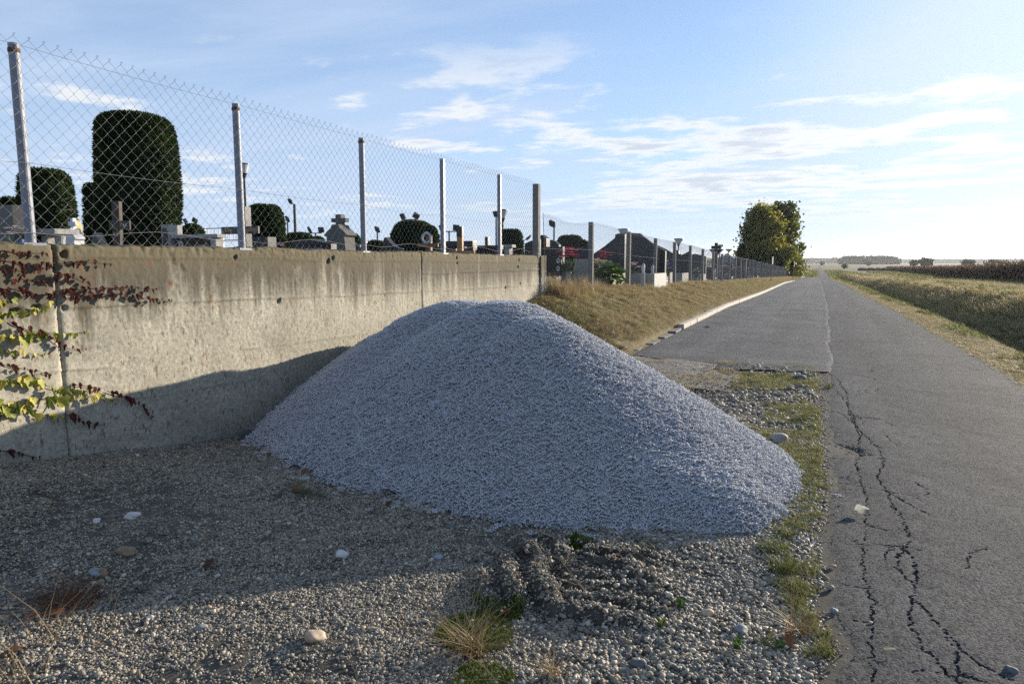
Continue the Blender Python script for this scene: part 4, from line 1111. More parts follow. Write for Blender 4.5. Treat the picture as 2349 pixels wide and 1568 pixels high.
def leaf_mesh(L, W, lobes, curl, seed, tint=None):
    """a leaf with a folded midrib and lobed rim; lies along +x"""
    r = np.random.default_rng(seed); n = 10; V = []; Q = []; t = []
    tt = r.random() if tint is None else tint
    for i in range(n + 1):
        u = i / n
        w = W * math.sin(math.pi * u ** .8) ** .8 * (1 + .28 * math.sin(u * lobes * 6.283)) + .0008
        zc = curl * math.sin(u * 2.2) * L
        for s in (-1, -.5, 0, .5, 1):
            V.append((L * (u - .5), s * w * .5, zc + abs(s) * W * .22 * curl * 2 + r.normal() * .012 * W))
    for i in range(n):
        for j in range(4): a = i * 5 + j; Q.append((a, a + 1, a + 6, a + 5)); t.append(min(1, max(0, tt + r.normal() * .05)))
    return np_mesh('leaf', np.array(V), np.array(Q), tint=t, smooth_=True)
FALLEN = [
    (600, 1029, .11, 'dead_leaf', .0, 'dark curled dead leaf at the left toe of the heap beside the block'),
    (618, 1048, .07, 'dead_leaf', .1, 'small black dead leaf below the heap toe'), (655, 1064, .09, 'dead_leaf', .15, 'ragged brown leaf pair on the heap toe'),
    (675, 1078, .08, 'dead_leaf', .0, 'long dark leaf flat on the heap toe'), (700, 1085, .06, 'dead_leaf', .9, 'upright reddish leaf stuck in the heap toe'),
    (798, 1088, .05, 'dead_leaf', .8, 'small rusty leaf resting on the pale stone chips'), (890, 1137, .12, 'dead_leaf', .35, 'big dark brown leaf standing against the heap toe'),
    (892, 1163, .06, 'dead_leaf', .4, 'crumpled brown scrap below the big dark leaf'), (480, 1302, .08, 'dead_leaf', .3, 'brown leaf curled on shaded gravel away from the wall'),
    (435, 1250, .06, 'dead_leaf', .5, 'reddish brown leaf lying on shaded gravel'), (130, 1420, .09, 'dead_leaf', 1.0, 'bright rust coloured leaf beside the dark dry tuft'),
    (75, 1428, .07, 'dead_leaf', .9, 'rust coloured leaf left of the dark dry tuft'), (28, 1515, .09, 'dead_leaf', .8, 'large rust coloured leaf under the long grass stems'),
    (1805, 1478, .07, 'dead_leaf', .95, 'orange red leaf among weeds at the lane edge'), (1730, 849, .09, 'cloth_red', .5, 'scrap of bright red litter on the straw by the asphalt strip'),
    (1415, 1283, .05, 'dead_leaf', 1.0, 'orange leaf lying in a gravel rut'), (1230, 1250, .04, 'dead_leaf', .7, 'brown leaf in the gravel below the heap toe'),
    (1625, 752, .16, 'dead_leaf', .6, 'heap of brown leaf litter on the asphalt beside the kerb'),
]
for i, (x, y, L, m, t_, lab) in enumerate(FALLEN):
    me = leaf_mesh(L, L * .6, 2 + i % 2, .12 + .2 * rnd.random(), 800 + i, t_)
    o = tag(link('fallen_leaf' if m == 'dead_leaf' else 'litter', me, m), lab, 'leaf' if m == 'dead_leaf' else 'litter'); P = on_ground(x, y)
    if pile_z(P[0], P[1]) > T(P[0], P[1]):
        for q in np.linspace(0, 1, 80):
            P2_ = np.array([0, 0, EYE]) + (P - np.array([0, 0, EYE])) * (1 - q * .4)
            if P2_[2] > pile_z(P2_[0], P2_[1]) + .01: P = P2_; break
        o.location = P + np.array([0, 0, .012])
    else: o.location = P + np.array([0, 0, .018])
    o.rotation_euler = (rnd.uniform(-.3, .3) + (.6 if 'standing' in lab or 'upright' in lab else 0), rnd.uniform(-.3, .3), rnd.uniform(0, 6))
# the pale leaf on the lane
o = tag(link('fallen_leaf', leaf_mesh(.085, .065, 1, .22, 850, .5), None), 'pale cream dried leaf lying on the dark lane', 'leaf'); o.data.materials.append(leafy('cream_leaf', [(0.0, (.50, .49, .38)), (1.0, (.66, .64, .52))], .5)); place(o, 1975, 1180, .026, .3); o.rotation_euler.x = .5
o = tag(link('fallen_leaf', leaf_mesh(.05, .022, 1, .1, 851, .5), None), 'small olive leaf flat on the lane between two cracks', 'leaf'); o.data.materials.append(simple('olive_leaf', (.20, .20, .08), .7, .15, 30)); place(o, 2040, 1498, .02, .1)
# fern leaf and dry roots by the heap
fern = thing('fern_frond', 'green fern frond lying on gravel beside dry roots', 'fern')
Pf = on_ground(712, 1140); fern.location = Pf + np.array([0, 0, .015]); fern.rotation_euler = (0, 0, .1)
MB().tube([(-.15, 0, 0), (0, .004, .012), (.13, 0, .006)], .0025, 5).build('stem', 'leaf_green', fern)
fl = leaf_mesh(.085, .018, 1, .1, 860, .25)
fl.materials.append(M['leaf_green'])
for k in range(11):
    for s in (-1, 1):
        q = link('leaflet', fl, None, fern); u = k / 10; q.location = (-.10 + .22 * u + .012, s * .033 * (1 - .4 * u), .008 + .004 * s); q.scale = (.9 - .45 * u,) * 3; q.rotation_euler = (rnd.uniform(-.2, .2), 0, s * 1.15)

def tuft(name, label, cat, x, y, n, h, spread, lean, mat, seed, w=.006, group=None, segs=3):
    o = tag(link(name, blades(n, h, spread, lean, w, seed, segs, .3), mat), label, cat, group); P = on_ground(x, y)
    o.location = P; return o
TUFTS = [
    (1080, 1498, 150, .20, .06, 1.9, 'straw', 'sprawling dry straw tuft growing out of moss and gravel'),
    (1265, 1552, 50, .13, .04, 1.4, 'straw', 'small dry straw tuft beside a dark angular stone'),
    (1825, 1452, 70, .17, .05, 1.5, 'straw', 'bleached straw tuft at the edge of the lane'),
    (1775, 1265, 120, .10, .09, .8, 'grass', 'green grass tuft at the corner where heap and lane meet'),
    (1795, 1310, 120, .12, .07, .8, 'grass', 'lush green grass tuft hanging over the lane edge'),
    (1800, 1228, 80, .08, .06, .9, 'grass', 'yellowish green tuft directly below the heap toe'),
    (1760, 1480, 40, .07, .06, .9, 'grass', 'low green weed tuft beside the bleached straw'),
    (1845, 965, 110, .13, .10, .9, 'grass', 'broad grass tuft in the weedy patch beside the cracked lane'),
    (1900, 890, 60, .12, .06, .8, 'grass', 'grass tuft where asphalt strip and lane join'),
    (1795, 862, 70, .13, .07, .8, 'grass', 'grass tuft between cobbles at the asphalt strip'),
    (680, 1128, 60, .16, .03, 1.6, 'straw', 'dry root bundle beside the fern frond'),
    (60, 1560, 14, .42, .07, 1.0, 'straw', 'long dry grass stems leaning over sunlit gravel'),
    (110, 1470, 9, .36, .05, 1.2, 'straw', 'few tall thin straws rising from the shadow edge'),
    (1090, 1480, 40, .13, .10, 1.0, 'grass', 'green weeds behind the sprawling straw tuft'),
    (1480, 1260, 30, .07, .07, 1.0, 'grass', 'green moss like weeds in the rut below the heap'),
]
for i, (x, y, n, h, sp, ln, m, lab) in enumerate(TUFTS):
    tuft('straw_tuft' if m == 'straw' else 'grass_tuft', lab, 'grass tuft', x, y, n, h, sp, ln, m, 900 + i, .0055 if m == 'grass' else .0042)
dk = tuft('dry_tuft', 'black matted dry tuft lying in the shade near the gravel edge', 'grass tuft', 160, 1385, 260, .11, .13, 2.2, 'dead_leaf', 940, .004)
for i, (x, y, m, lab) in enumerate([(1160, 1418, 'vine_red', 'red leaved weed sprouting beside the moss'), (1310, 1412, 'maple', 'orange leaved weed sprouting from the ruts'), (1385, 1400, 'vine_red', 'dark red weed beside the orange weed'), (1560, 1395, 'leaf_green', 'bright green seedling among coarse pebbles'), (1515, 1440, 'maple', 'yellow orange weed among coarse pebbles'), (1095, 1382, 'leaf_green', 'low green weed left of the ruts'), (1205, 1275, 'vine_red', 'reddish weed on the rut crest beside the heap shadow'), (1320, 1235, 'leaf_green', 'green mossy weed in shade at the heap toe'), (1690, 1490, 'leaf_green', 'green clover weed among pebbles near the lane'), (1790, 1490, 'leaf_green', 'broad leaved green weed next to the orange leaf')]):
    w = thing('weed', lab, 'weed'); P = on_ground(x, y); w.location = P
    lm = leaf_mesh(.042, .016, 2, .25, 960 + i, .25 + .3 * rnd.random()); lm.materials.append(M[m])
    for k in range(7):
        q = link('leaf', lm, None, w); a = k * .9 + rnd.random(); q.location = (.022 * math.cos(a), .022 * math.sin(a), .022); q.rotation_euler = (0, -.6 - .5 * rnd.random(), a); q.scale = (.7 + .5 * rnd.random(),) * 3
moss = []
for x, y, R_, n in ((1150, 1400, .10, 700), (1090, 1450, .16, 1600), (1110, 1560, .12, 600), (1320, 1240, .10, 500)):
    a = rng.random(n) * 6.28; d = R_ * np.sqrt(rng.random(n)); P = on_ground(x, y); moss.append(np.stack([P[0] + d * np.cos(a), P[1] + d * np.sin(a)], -1))
mp_ = np.concatenate(moss)
G_moss = proto_collection('moss', [blades(14, .016, .012, .8, .004, 980 + i, 1) for i in range(6)], 'moss')
strew('moss', mp_[:, 0], mp_[:, 1], G_moss, .7 + .6 * rng.random(len(mp_)))
# straws lying about
G_str = proto_collection('straw', [blades(1, .15, .0, 2.4, .003, 990 + i, 2, .75) for i in range(6)], 'straw')
x, y = box_pts(420, -5, 0, 1.3, 6.0); ok = gravel_ok(x, y)
scatter('loose_straws', np.stack([x[ok], y[ok], T(x[ok], y[ok]) + .02], -1), np.stack([x[ok] * 0, x[ok] * 0, rng.random(ok.sum()) * 6.28], -1), .5 + .9 * rng.random(ok.sum()), G_str, 6)
# ------------------------------------------------------------------ creeper on the wall
creeper = thing('creeper', 'autumn creeper with red and yellow leaves climbing the concrete wall', 'creeper', (WALL_X + .01, 3, 0))
VR = [[(0, 70), (120, 95), (330, 80)], [(0, 150), (180, 170), (380, 165), (560, 150), (780, 165)], [(20, 200), (180, 215), (340, 190)], [(60, 290), (160, 260), (340, 290)], [(370, 240), (480, 235), (560, 270), (610, 300)],
      [(0, 335), (110, 350), (250, 380), (400, 370), (520, 350), (700, 325), (860, 330), (980, 325), (1110, 345)], [(430, 350), (560, 390), (700, 380), (850, 370), (1000, 405), (1200, 435)], [(60, 570), (170, 620), (330, 680), (450, 735), (580, 765)],
      [(0, 850), (100, 890), (230, 910), (350, 940)], [(480, 1010), (560, 1010), (700, 1035)], [(740, 1050), (880, 1100), (990, 1160), (1055, 1260)], [(440, 1215), (560, 1265), (740, 1300)], [(0, 1470), (150, 1480), (240, 1500), (285, 1560)]]
VY = [[(0, 420), (60, 425), (120, 400)], [(0, 520), (90, 500), (200, 480), (280, 470), (350, 430)], [(0, 680), (100, 670), (250, 650), (380, 650), (470, 650), (600, 635)], [(0, 765), (90, 780), (310, 795)],
      [(0, 990), (90, 960), (180, 960), (280, 1000), (370, 1040), (480, 1050), (560, 1050), (700, 1050)], [(0, 1150), (120, 1120), (260, 1120), (330, 1100), (470, 1095), (640, 1090), (800, 1110)], [(0, 1190), (80, 1180), (200, 1190), (320, 1215), (430, 1230)]]
def z7(p): return on_x(p[0] * .574 / 1.7437, (960 + p[1] * .574) / 1.7437, WALL_X)
def creeper_leaf(seed, folded):
    r = np.random.default_rng(seed)
    # three-pointed ivy leaf hanging down from its stalk, folded along the midrib
    o = [(0, 0), (.34, .10), (.55, -.30), (.30, -.45), (.24, -.80), (0, -1.0), (-.24, -.80), (-.30, -.45), (-.55, -.30), (-.34, .10)]
    V = [(0.0, 0, -.42)]; fold = .9 if folded else .25
    for x, z in o:
        V.append((abs(x) * fold + (.25 * -z if folded else .08 * -z) + r.normal() * .03, x * (.45 if folded else 1.0), z + r.normal() * .03))
    Q = [(0, 1 + i, 1 + (i + 1) % len(o)) for i in range(len(o))]
    return np_mesh('leaf', np.array(V), np.array(Q), tint=np.clip(.5 + .18 * r.normal(size=len(Q)) + .25 * r.normal(), 0, 1))
LR = [creeper_leaf(1000 + i, True) for i in range(6)]; LY = [creeper_leaf(1020 + i, i % 3 == 0) for i in range(6)]
for m in LR: m.materials.append(M['vine_red'])
for m in LY: m.materials.append(M['vine_yellow'])
for si, (pts, red) in enumerate([(p, 1) for p in VR] + [(p, 0) for p in VY]):
    if pts[0][0] < 30: pts = [(-230 - 40 * (si % 3), pts[0][1] - 25 + 18 * (si % 4)), (-110, pts[0][1] + 10)] + pts   # the plant goes on to the left
    P = [z7(p) for p in pts]
    fine = []
    for a, b in zip(P[:-1], P[1:]):
        for t in np.linspace(0, 1, 6)[:-1]: fine.append(a + (b - a) * t)
    fine.append(P[-1]); fine = np.array(fine)
    fine[:, 2] += .012 * vnoise(fine[:, 1] * 9, fine[:, 1] * 0, si); fine[:, 0] = WALL_X + .012
    stem = MB().tube([tuple(q - np.array(creeper.location)) for q in fine], list(np.linspace(.0035, .0015, len(fine))), 5).build('vine', 'vine_stem', creeper)
    L = np.concatenate([[0], np.cumsum(np.linalg.norm(np.diff(fine, axis=0), axis=1))])
    s = .015
    while s < L[-1]:
        u = s / L[-1]; q = np.array([np.interp(s, L, fine[:, k]) for k in range(3)])
        lf = link('leaf', rnd.choice(LR if red else LY), None, stem)
        size = (.070 if red else .088) * (1 - .55 * u ** 1.5) * rnd.uniform(.5, 1.35)
        if si in (3 + len(VR),): size *= .55
        lf.location = q - np.array(creeper.location) + np.array([rnd.uniform(.005, .03), rnd.uniform(-.015, .015), rnd.uniform(-.004, .02)])
        lf.scale = (size,) * 3; lf.rotation_euler = (rnd.uniform(-.7, .7), rnd.uniform(-.35, .25), rnd.uniform(-.6, .6))
        s += rnd.uniform(.040, .061) * (1.0 if red else .92)

M['vase_blue'] = simple('blue_vase', (0.05, 0.09, 0.22), 0.4, 0.1, 8)
# ------------------------------------------------------------------ cemetery things
def yard(y): return float(T(-8.0, y))
def spot(x, Y): return float(on_y(x, 602, Y)[0])
def zat(x, y, Y): return float(on_y(x, y, Y)[2])
_fonts = {}
def inscription(text, w, h, mat, parent, loc):
    """raised letters on a face looking towards -y"""
    cu = bpy.data.curves.new('inscription', 'FONT'); cu.body = text; cu.align_x = 'CENTER'; cu.align_y = 'CENTER'; cu.extrude = .003; cu.resolution_u = 2
    tmp = bpy.data.objects.new('tmp', cu); COL.objects.link(tmp)
    dg = bpy.context.evaluated_depsgraph_get(); me = bpy.data.meshes.new_from_object(tmp.evaluated_get(dg))
    bpy.data.objects.remove(tmp); me.materials.clear()
    xs = [v.co.x for v in me.vertices]; zs = [v.co.y for v in me.vertices]
    k = min(w / (max(xs) - min(xs)), h / (max(zs) - min(zs)))
    me.transform(Matrix.Rotation(math.pi / 2, 4, 'X') @ Matrix.Diagonal((k, k, 1, 1)))
    o = link('inscription', me, mat, parent); o.location = loc; return o
def slab_thing(name, label, cat, x0, x1, ytop, Y, prof, mat, th=.14, base=True, texts=(), bed=None, rz=0.0):
    """a headstone: outline 'prof' in 0..1 across and 0..1 up, facing -y"""
    X0, X1 = spot(x0, Y), spot(x1, Y); w = X1 - X0; zg = yard(Y); h = zat((x0 + x1) / 2, ytop, Y) - zg
    t = thing(name, label, cat, ((X0 + X1) / 2, Y, zg), rz)
    b0 = .16 if base else 0.0
    mb = MB().prism([((u - .5) * w, b0 - .02 + v * (h - b0 + .02)) for u, v in prof], -th / 2, th / 2)
    bm_o = mb.build('slab', mat, t)
    if base: MB().box((-w * .54, -th * .9, -.25), (w * .54, th * .9, b0), .008).build('plinth', mat, t)
    for tx, u, v, tw, thh, lm in texts: inscription(tx, tw * w, thh * h, lm, t, ((u - .5) * w, -th / 2 - .004, b0 + v * (h - b0)))
    if bed:
        L, bh, bmat = bed
        for a, b in (((-w * .55, -L, -.2), (-w * .55 + .12, -th, bh)), ((w * .55 - .12, -L, -.2), (w * .55, -th, bh)), ((-w * .55 + .124, -L, -.2), (w * .55 - .124, -L + .12, bh))):
            MB().box(a, b, .01).build('grave_border', bmat, t)
        MB().box((-w * .55 + .13, -L + .13, -.2), (w * .55 - .13, -th - .01, bh - .06)).build('grave_cover', 'granite_grey', t)
    return t
RECT = [(0, 0), (1, 0), (1, 1), (0, 1)]
ARCH = [(0, 0), (1, 0), (1, .8)] + [(.5 + .5 * math.cos(a), .8 + .2 * math.sin(a)) for a in np.linspace(.2, math.pi - .2, 9)] + [(0, .8)]
SLOPE = [(0, 0), (1, 0), (1, .80), (.75, .90), (.45, .99), (.3, 1), (.15, .95), (0, .86)]
GABLE = [(0, 0), (1, 0), (1, 1), (.82, 1.02), (.70, 1.0), (.70, .93), (.35, .74), (0, .58)]
SHED = [(0, 0), (1, 0), (1, .62), (.78, .72), (.45, .93), (.38, .99), (.16, 1.0), (.10, .97), (0, .93)]
WING = [(0, 0), (1, 0), (1, .55), (.8, .58), (.5, .78), (.3, 1.0), (.22, .97), (.12, .6), (0, .45)]
CURVE = [(0, 0), (1, 0), (1, .98), (.8, .88), (.5, .80), (.25, .80), (0, .85)]
slab_thing('headstone', 'large grey granite headstone behind the leftmost fence post', 'headstone', -70, 50, 473, 4.4, RECT, 'granite_dark', .10, True, [('OBITELJ', .5, .7, .5, .10, 'letter_dim')])
slab_thing('headstone', 'low dark headstone with a pale crescent beside the leaning wooden cross', 'headstone', 222, 262, 533, 6.6, [(0, 0), (1, 0), (1, .35), (.75, .42), (.45, .65), (.2, 1), (.05, .9), (0, .6)], 'granite_dark', .12, True, [('OBITELJ', .55, .12, .7, .12, 'letter_pale')])
slab_thing('headstone', 'dark headstone with engraved family name under the stone cross', 'headstone', 572, 626, 544, 8.2, RECT, 'granite_dark', .18, True, [('OBITELJ KELEMEN', .5, .45, .85, .18, 'letter_pale')])
slab_thing('headstone', 'wide dark headstone with sloping top left of the pale cross monument', 'headstone', 677, 767, 549, 9.0, SLOPE, 'granite_dark', .14, True, [('OBITELJ SIJEK', .48, .5, .72, .16, 'letter_pale')])
slab_thing('headstone', 'low black headstone right of the pale cross monument', 'headstone', 800, 832, 551, 10.4, [(0, 0), (1, 0), (1, .8), (.6, .82), (.3, .92), (0, 1.0)], 'granite_dark', .14, True, [('MAURIS', .45, .4, .6, .16, 'letter_gold')])
slab_thing('headstone', 'brown headstone with a raised wing shape before the wide topiary', 'headstone', 876, 925, 544, 11.2, WING, 'granite_brown', .14, True, [('OBITELJ', .5, .32, .5, .12, 'letter_dim'), ('LIC', .72, .15, .2, .12, 'letter_dim')])
slab_thing('headstone', 'dark headstone with a step behind the tall concrete fence post', 'headstone', 1206, 1238, 549, 17.0, [(0, 0), (1, 0), (1, 1), (.4, .96), (0, .9)], 'granite_dark', .16)
slab_thing('headstone', 'black block headstone with a draped figure just past the wall end', 'headstone', 1237, 1257, 539, 19.0, [(0, 0), (1, 0), (1, .93), (.5, 1), (.1, .98), (0, .9)], 'granite_dark', .3)
slab_thing('headstone', 'black headstone with a curved top and bright right edge', 'headstone', 1257, 1284, 550, 20.0, [(0, 0), (1, 0), (1, .88), (.7, .96), (.3, 1), (0, 1)], 'granite_dark', .18)
hp = slab_thing('headstone', 'black headstone with two oval portraits near the wall end', 'headstone', 1252, 1293, 566, 18.2, RECT, 'granite_dark', .16, bed=(1.3, .30, 'terrazzo'))
def oval(parent, loc, a, b, name='portrait'):
    mb = MB(); n = 18
    vs = [(a * math.cos(q), -.012, b * math.sin(q)) for q in np.linspace(0, 2 * math.pi, n, endpoint=False)]; vs2 = [(x * 1.0, 0, z) for x, y, z in vs]
    mb.add(vs + vs2, [tuple(range(n))] + [(j, j + n, (j + 1) % n + n, (j + 1) % n) for j in range(n)]); o = mb.build(name, 'marble', parent); o.location = loc
    m2 = MB().lathe([(a * .30, -b * .2), (a * .42, b * .02), (a * .34, b * .32), (a * .1, b * .42)], 10).build('picture', 'granite_grey', o); m2.scale = (1, .12, 1); m2.location = (0, -.012, 0)
    return o
for q, lz in ((0, .72), (1, .50)): oval(hp, (.14, -.085, lz * 1.0), .055, .075)
slab_thing('headstone', 'dark headstone behind the pale blank back slab', 'headstone', 1324, 1352, 567, 19.8, RECT, 'granite_dark', .14)
slab_thing('headstone', 'pale blank stone slab behind the flower vase', 'headstone', 1317, 1352, 594, 18.9, RECT, 'terrazzo', .12, False)
slab_thing('headstone', 'large black headstone with one sloping shoulder and square peak', 'headstone', 1361, 1434, 538, 22.5, GABLE, 'granite_dark', .2, bed=(2.0, .42, 'terrazzo'), texts=[('OBITELJ', .8, .80, .22, .05, 'letter_dim'), ('CICKOVIC', .8, .70, .22, .05, 'letter_dim')])
slab_thing('headstone', 'widest black headstone with a long roof like slope to the right', 'headstone', 1434, 1527, 534, 25.5, SHED, 'granite_dark', .22, bed=(2.2, .45, 'terrazzo'))
slab_thing('headstone', 'black headstone outlined by a pale stepped edge', 'headstone', 1503, 1546, 560, 29.5, [(0, 0), (1, 0), (1, .72), (.6, .85), (0, 1)], 'granite_brown', .2, bed=(2.2, .45, 'terrazzo'))
slab_thing('headstone', 'black headstone with a small round head and rising right side', 'headstone', 1545, 1581, 573, 34.0, [(0, 0), (1, 0), (1, .96), (.6, .84), (.36, .86), (.33, .97), (.2, 1), (.05, .95), (0, .85)], 'granite_dark', .2, bed=(2.2, .45, 'terrazzo'))
slab_thing('headstone', 'dark blue grey headstone with a low pointed top', 'headstone', 1585, 1620, 582, 41.0, [(0, 0), (1, 0), (1, .9), (.25, 1.0), (0, .96)], 'granite_grey', .2, bed=(2.2, .45, 'terrazzo'))
fr_l = ['upright', 'arched', 'low', 'leaning', 'narrow', 'broad', 'notched', 'squat', 'tall', 'plain', 'rough', 'polished']
for k in range(12):
    Y = 47 + k * 6.6 + rnd.uniform(-1, 1); X = -7.6 - rnd.random() * 1.6; w = rnd.uniform(.8, 1.5); h = rnd.uniform(.9, 1.4)
    t = thing('headstone', 'dark headstone in the far row seen through the bank fence', 'headstone', (X, Y, yard(Y)), rnd.uniform(-.06, .06), 'far row of headstones behind the bank fence')
    MB().prism([((u - .5) * w, .1 + v * h) for u, v in rnd.choice([RECT, ARCH, SLOPE, CURVE])], -.1, .1).build('slab', rnd.choice(['granite_dark', 'granite_brown', 'granite_grey']), t)
    MB().box((-w * .55, -2.1, -.25), (w * .55, .14, .16 + .12 * rnd.random()), .012).build('grave_border', rnd.choice(['terrazzo', 'granite_grey']), t)

# second row, farther in
def back_row():
    for k, (X, Y, w, h, m, sh) in enumerate([(-11.5, 21, 1.3, 1.2, 'granite_brown', ARCH), (-10.5, 26, 1.4, 1.1, 'granite_dark', RECT), (-12.2, 30, 1.2, 1.2, 'granite_grey', SLOPE), (-11.2, 37, 1.5, 1.2, 'granite_dark', CURVE), (-12.6, 44, 1.3, 1.2, 'granite_dark', ARCH), (-12, 53, 1.2, 1.1, 'granite_brown', RECT)]):
        t = thing('headstone', 'dark headstone in the second row farther inside the cemetery', 'headstone', (X, Y, yard(Y)), rnd.uniform(-.05, .05), 'second row of headstones')
        MB().prism([((u - .5) * w, .1 + v * h) for u, v in sh], -.1, .1).build('slab', m, t)
        MB().box((-w * .55, -.2, -.2), (w * .55, .2, .14), .01).build('plinth', m, t)
back_row()

# stone bench with baluster
Y = 4.7; X0, X1 = spot(52, Y), spot(157, Y); zt = zat(110, 526.5, Y); zg = yard(Y)
t = thing('stone_bench', 'pale stone table slab on a pillar and a turned baluster', 'stone table', ((X0 + X1) / 2, Y, zg)); w = X1 - X0; h = zt - zg
MB().box((-w / 2, -.12, h - .055), (w / 2, .14, h), .005).build('slab', 'terrazzo', t)
MB().box((w * .10, -.07, -.1), (w * .10 + .10, .08, h - .058), .006).build('pillar', 'terrazzo', t)
MB().lathe([(.055, 0), (.055, .05), (.035, .08), (.055, .14), (.06, .18), (.035, .23), (.05, h - .10), (.055, h - .058)], 16, (w * .40, -.02, 0)).build('baluster', 'terrazzo', t)
# white cross monument
def cross_monument(label, xc, ytop, Y, mat, wb, cat='monument'):
    zg = yard(Y); h = zat(xc, ytop, Y) - zg; t = thing('cross_monument', label, cat, (spot(xc, Y), Y, zg))
    MB().box((-wb * .62, -wb * .5, -.15), (wb * .62, wb * .5, h * .22), .01).build('plinth', mat, t)
    b = [(-wb * .5, h * .22), (wb * .5, h * .22), (wb * .42, h * .60), (wb * .56, h * .63), (wb * .40, h * .70), (wb * .22, h * .76), (wb * .15, h * .82), (-wb * .15, h * .82), (-wb * .22, h * .76), (-wb * .40, h * .70), (-wb * .56, h * .63), (-wb * .42, h * .60)]
    MB().prism(b, -wb * .32, wb * .32).build('body', mat, t)
    c = wb * .13
    MB().prism([(-c, h * .815), (c, h * .815), (c, h * .865), (c * 2.6, h * .865), (c * 2.6, h * .935), (c, h * .935), (c, h), (-c, h), (-c, h * .935), (-c * 2.6, h * .935), (-c * 2.6, h * .865), (-c, h * .865)], -c * .9, c * .9).build('cross', mat, t)
    return t
cross_monument('small white marble monument with a cross beside the yellow cloth', 175, 500, 5.6, 'marble', .20)
cross_monument('weathered pale stone monument topped by a stone cross', 783, 492, 9.6, 'sandstone', .44)
# yellow cloth on a leaning pole
Y = 5.9; zg = yard(Y); zt = zat(183, 503, Y); t = thing('yellow_flag', 'folded yellow cloth with a red end leaning on a pole', 'flag', (spot(192, Y), Y, zg)); h = zt - zg
MB().tube([(-.05, 0, 0), (-.10, .02, h)], .012, 8).build('pole', 'wood_grey', t)
pts = [(-.10, h), (-.085, h * .99), (-.02, h * .75), (.02, h * .45), (.08, .02), (-.05, 0)]
mb = MB(); n = len(pts); fr_ = [(x, -.03 - .02 * (i % 2), z) for i, (x, z) in enumerate(pts)]; bk_ = [(x, .03 + .015 * (i % 2), z) for i, (x, z) in enumerate(pts)]
mb.add(fr_ + bk_, [tuple(range(n))[::-1], tuple(range(n, 2 * n))] + [(j, (j + 1) % n, (j + 1) % n + n, j + n) for j in range(n)]); mb.build('cloth', 'cloth_yellow', t)
MB().lathe([(.0, 0), (.045, .02), (.055, .10), (.03, .2), (0, .24)], 10, (.06, -.05, .02)).build('red_end', 'cloth_red', t)

def flower_bunch(name, label, loc, r, n, cols, vase=None, cat='flowers', leaves=True):
    t = thing(name, label, cat, loc); vh = 0
    if vase: vm, vr, vh = vase; MB().lathe([(vr * .7, 0), (vr * .55, vh * .15), (vr * .8, vh * .7), (vr, vh), (vr * .85, vh)], 14).build('vase', vm, t)
    c = MB()
    for k in range(n):
        a = rnd.random() * 6.28; el = rnd.uniform(-.2, 1.3); p = Vector((math.cos(a) * math.cos(el), math.sin(a) * math.cos(el), math.sin(el))) * r * rnd.uniform(.55, 1); p.z += vh + r * .5
        s = r * rnd.uniform(.16, .30); tt = rnd.choice(cols)
        for q in range(7):
            b = q * .9; d = Vector((math.cos(b), math.sin(b), .5)) * s; e = Vector((-math.sin(b), math.cos(b), 0)) * s * .5
            c.add([p, p + d * .6 + e, p + d * 1.1, p + d * .6 - e], [(0, 1, 2, 3)], min(.999, max(.001, tt + rnd.uniform(-.05, .05))))
    c.build('blossoms', 'flower', t)
    if leaves:
        g = MB()
        for k in range(n):
            a = rnd.random() * 6.28; p = Vector((math.cos(a), math.sin(a), 0)) * r * .8; p.z = vh + rnd.uniform(0, r * .5); e = Vector((-p.y, p.x, 0)).normalized() * r * .14
            g.add([Vector((0, 0, vh * .95)), p * .6 + e, p, p * .6 - e], [(0, 1, 2, 3)], rnd.random())
        g.build('leaves', 'leaf_green', t)
    return t
def fl(label, x, y, Y, r, n, cols, vase=None, name='flower_bunch', zbase=None):
    z = zat(x, y, Y) - (vase[2] if vase else 0) - r * .5
    if vase: 
        zg = yard(Y); vase = (vase[0], vase[1], max(.1, z + vase[2] - zg)); z = zg
    return flower_bunch(name, label, (spot(x, Y), Y, z), r, n, cols, vase)
fl('white silk flowers in a blue vase at the foot of a fence post', 48, 535, 4.0, .11, 14, [.5], ('vase_blue', .05, .1))
fl('purple and pink flowers lying just behind the wall edge', 644, 572, 7.9, .10, 16, [.85, .3, .5])
fl('red flowers on a grave behind the last steel post', 1176, 583, 13.4, .10, 14, [.0, .1])
fl('big bunch of pink roses in a tall pale vase behind the bank fence', 1304, 588, 17.5, .28, 40, [.0, .15, .3], ('terrazzo', .12, .6), 'flower_vase')
fl('pink gladioli in a tall vase by the leafy plant', 1386, 590, 20.2, .24, 24, [.0, .2], ('granite_grey', .08, .5), 'flower_vase')
fl('pale yellow lilies above the broad green leaves', 1378, 612, 19.0, .26, 30, [.65, .6, .5], ('granite_grey', .08, .5), 'flower_vase')
fl('pale yellow blossoms right of the yellow lilies', 1398, 616, 19.3, .20, 18, [.62, .55], ('granite_grey', .07, .4), 'flower_vase')
fl('white blossoms on a grave below the widest headstone', 1456, 616, 23.5, .24, 22, [.5], ('granite_grey', .08, .4), 'flower_vase')
fl('large blue and white hydrangea bunch in front of a black headstone', 1523, 616, 28.0, .38, 40, [1.0, .9, .5], ('granite_dark', .1, .5), 'flower_vase')
fl('small blue bouquet before a headstone', 1555, 630, 32.5, .16, 14, [.88, .95], ('granite_dark', .06, .4), 'flower_vase')
fl('white and gold ornaments on a raised grave', 1599, 624, 38.5, .26, 24, [.5, .62], ('terrazzo', .09, .5), 'flower_vase')
fl('red and white roses on a grave in the far row', 1660, 615, 52.0, .35, 24, [.0, .5], ('granite_dark', .1, .5), 'flower_vase')
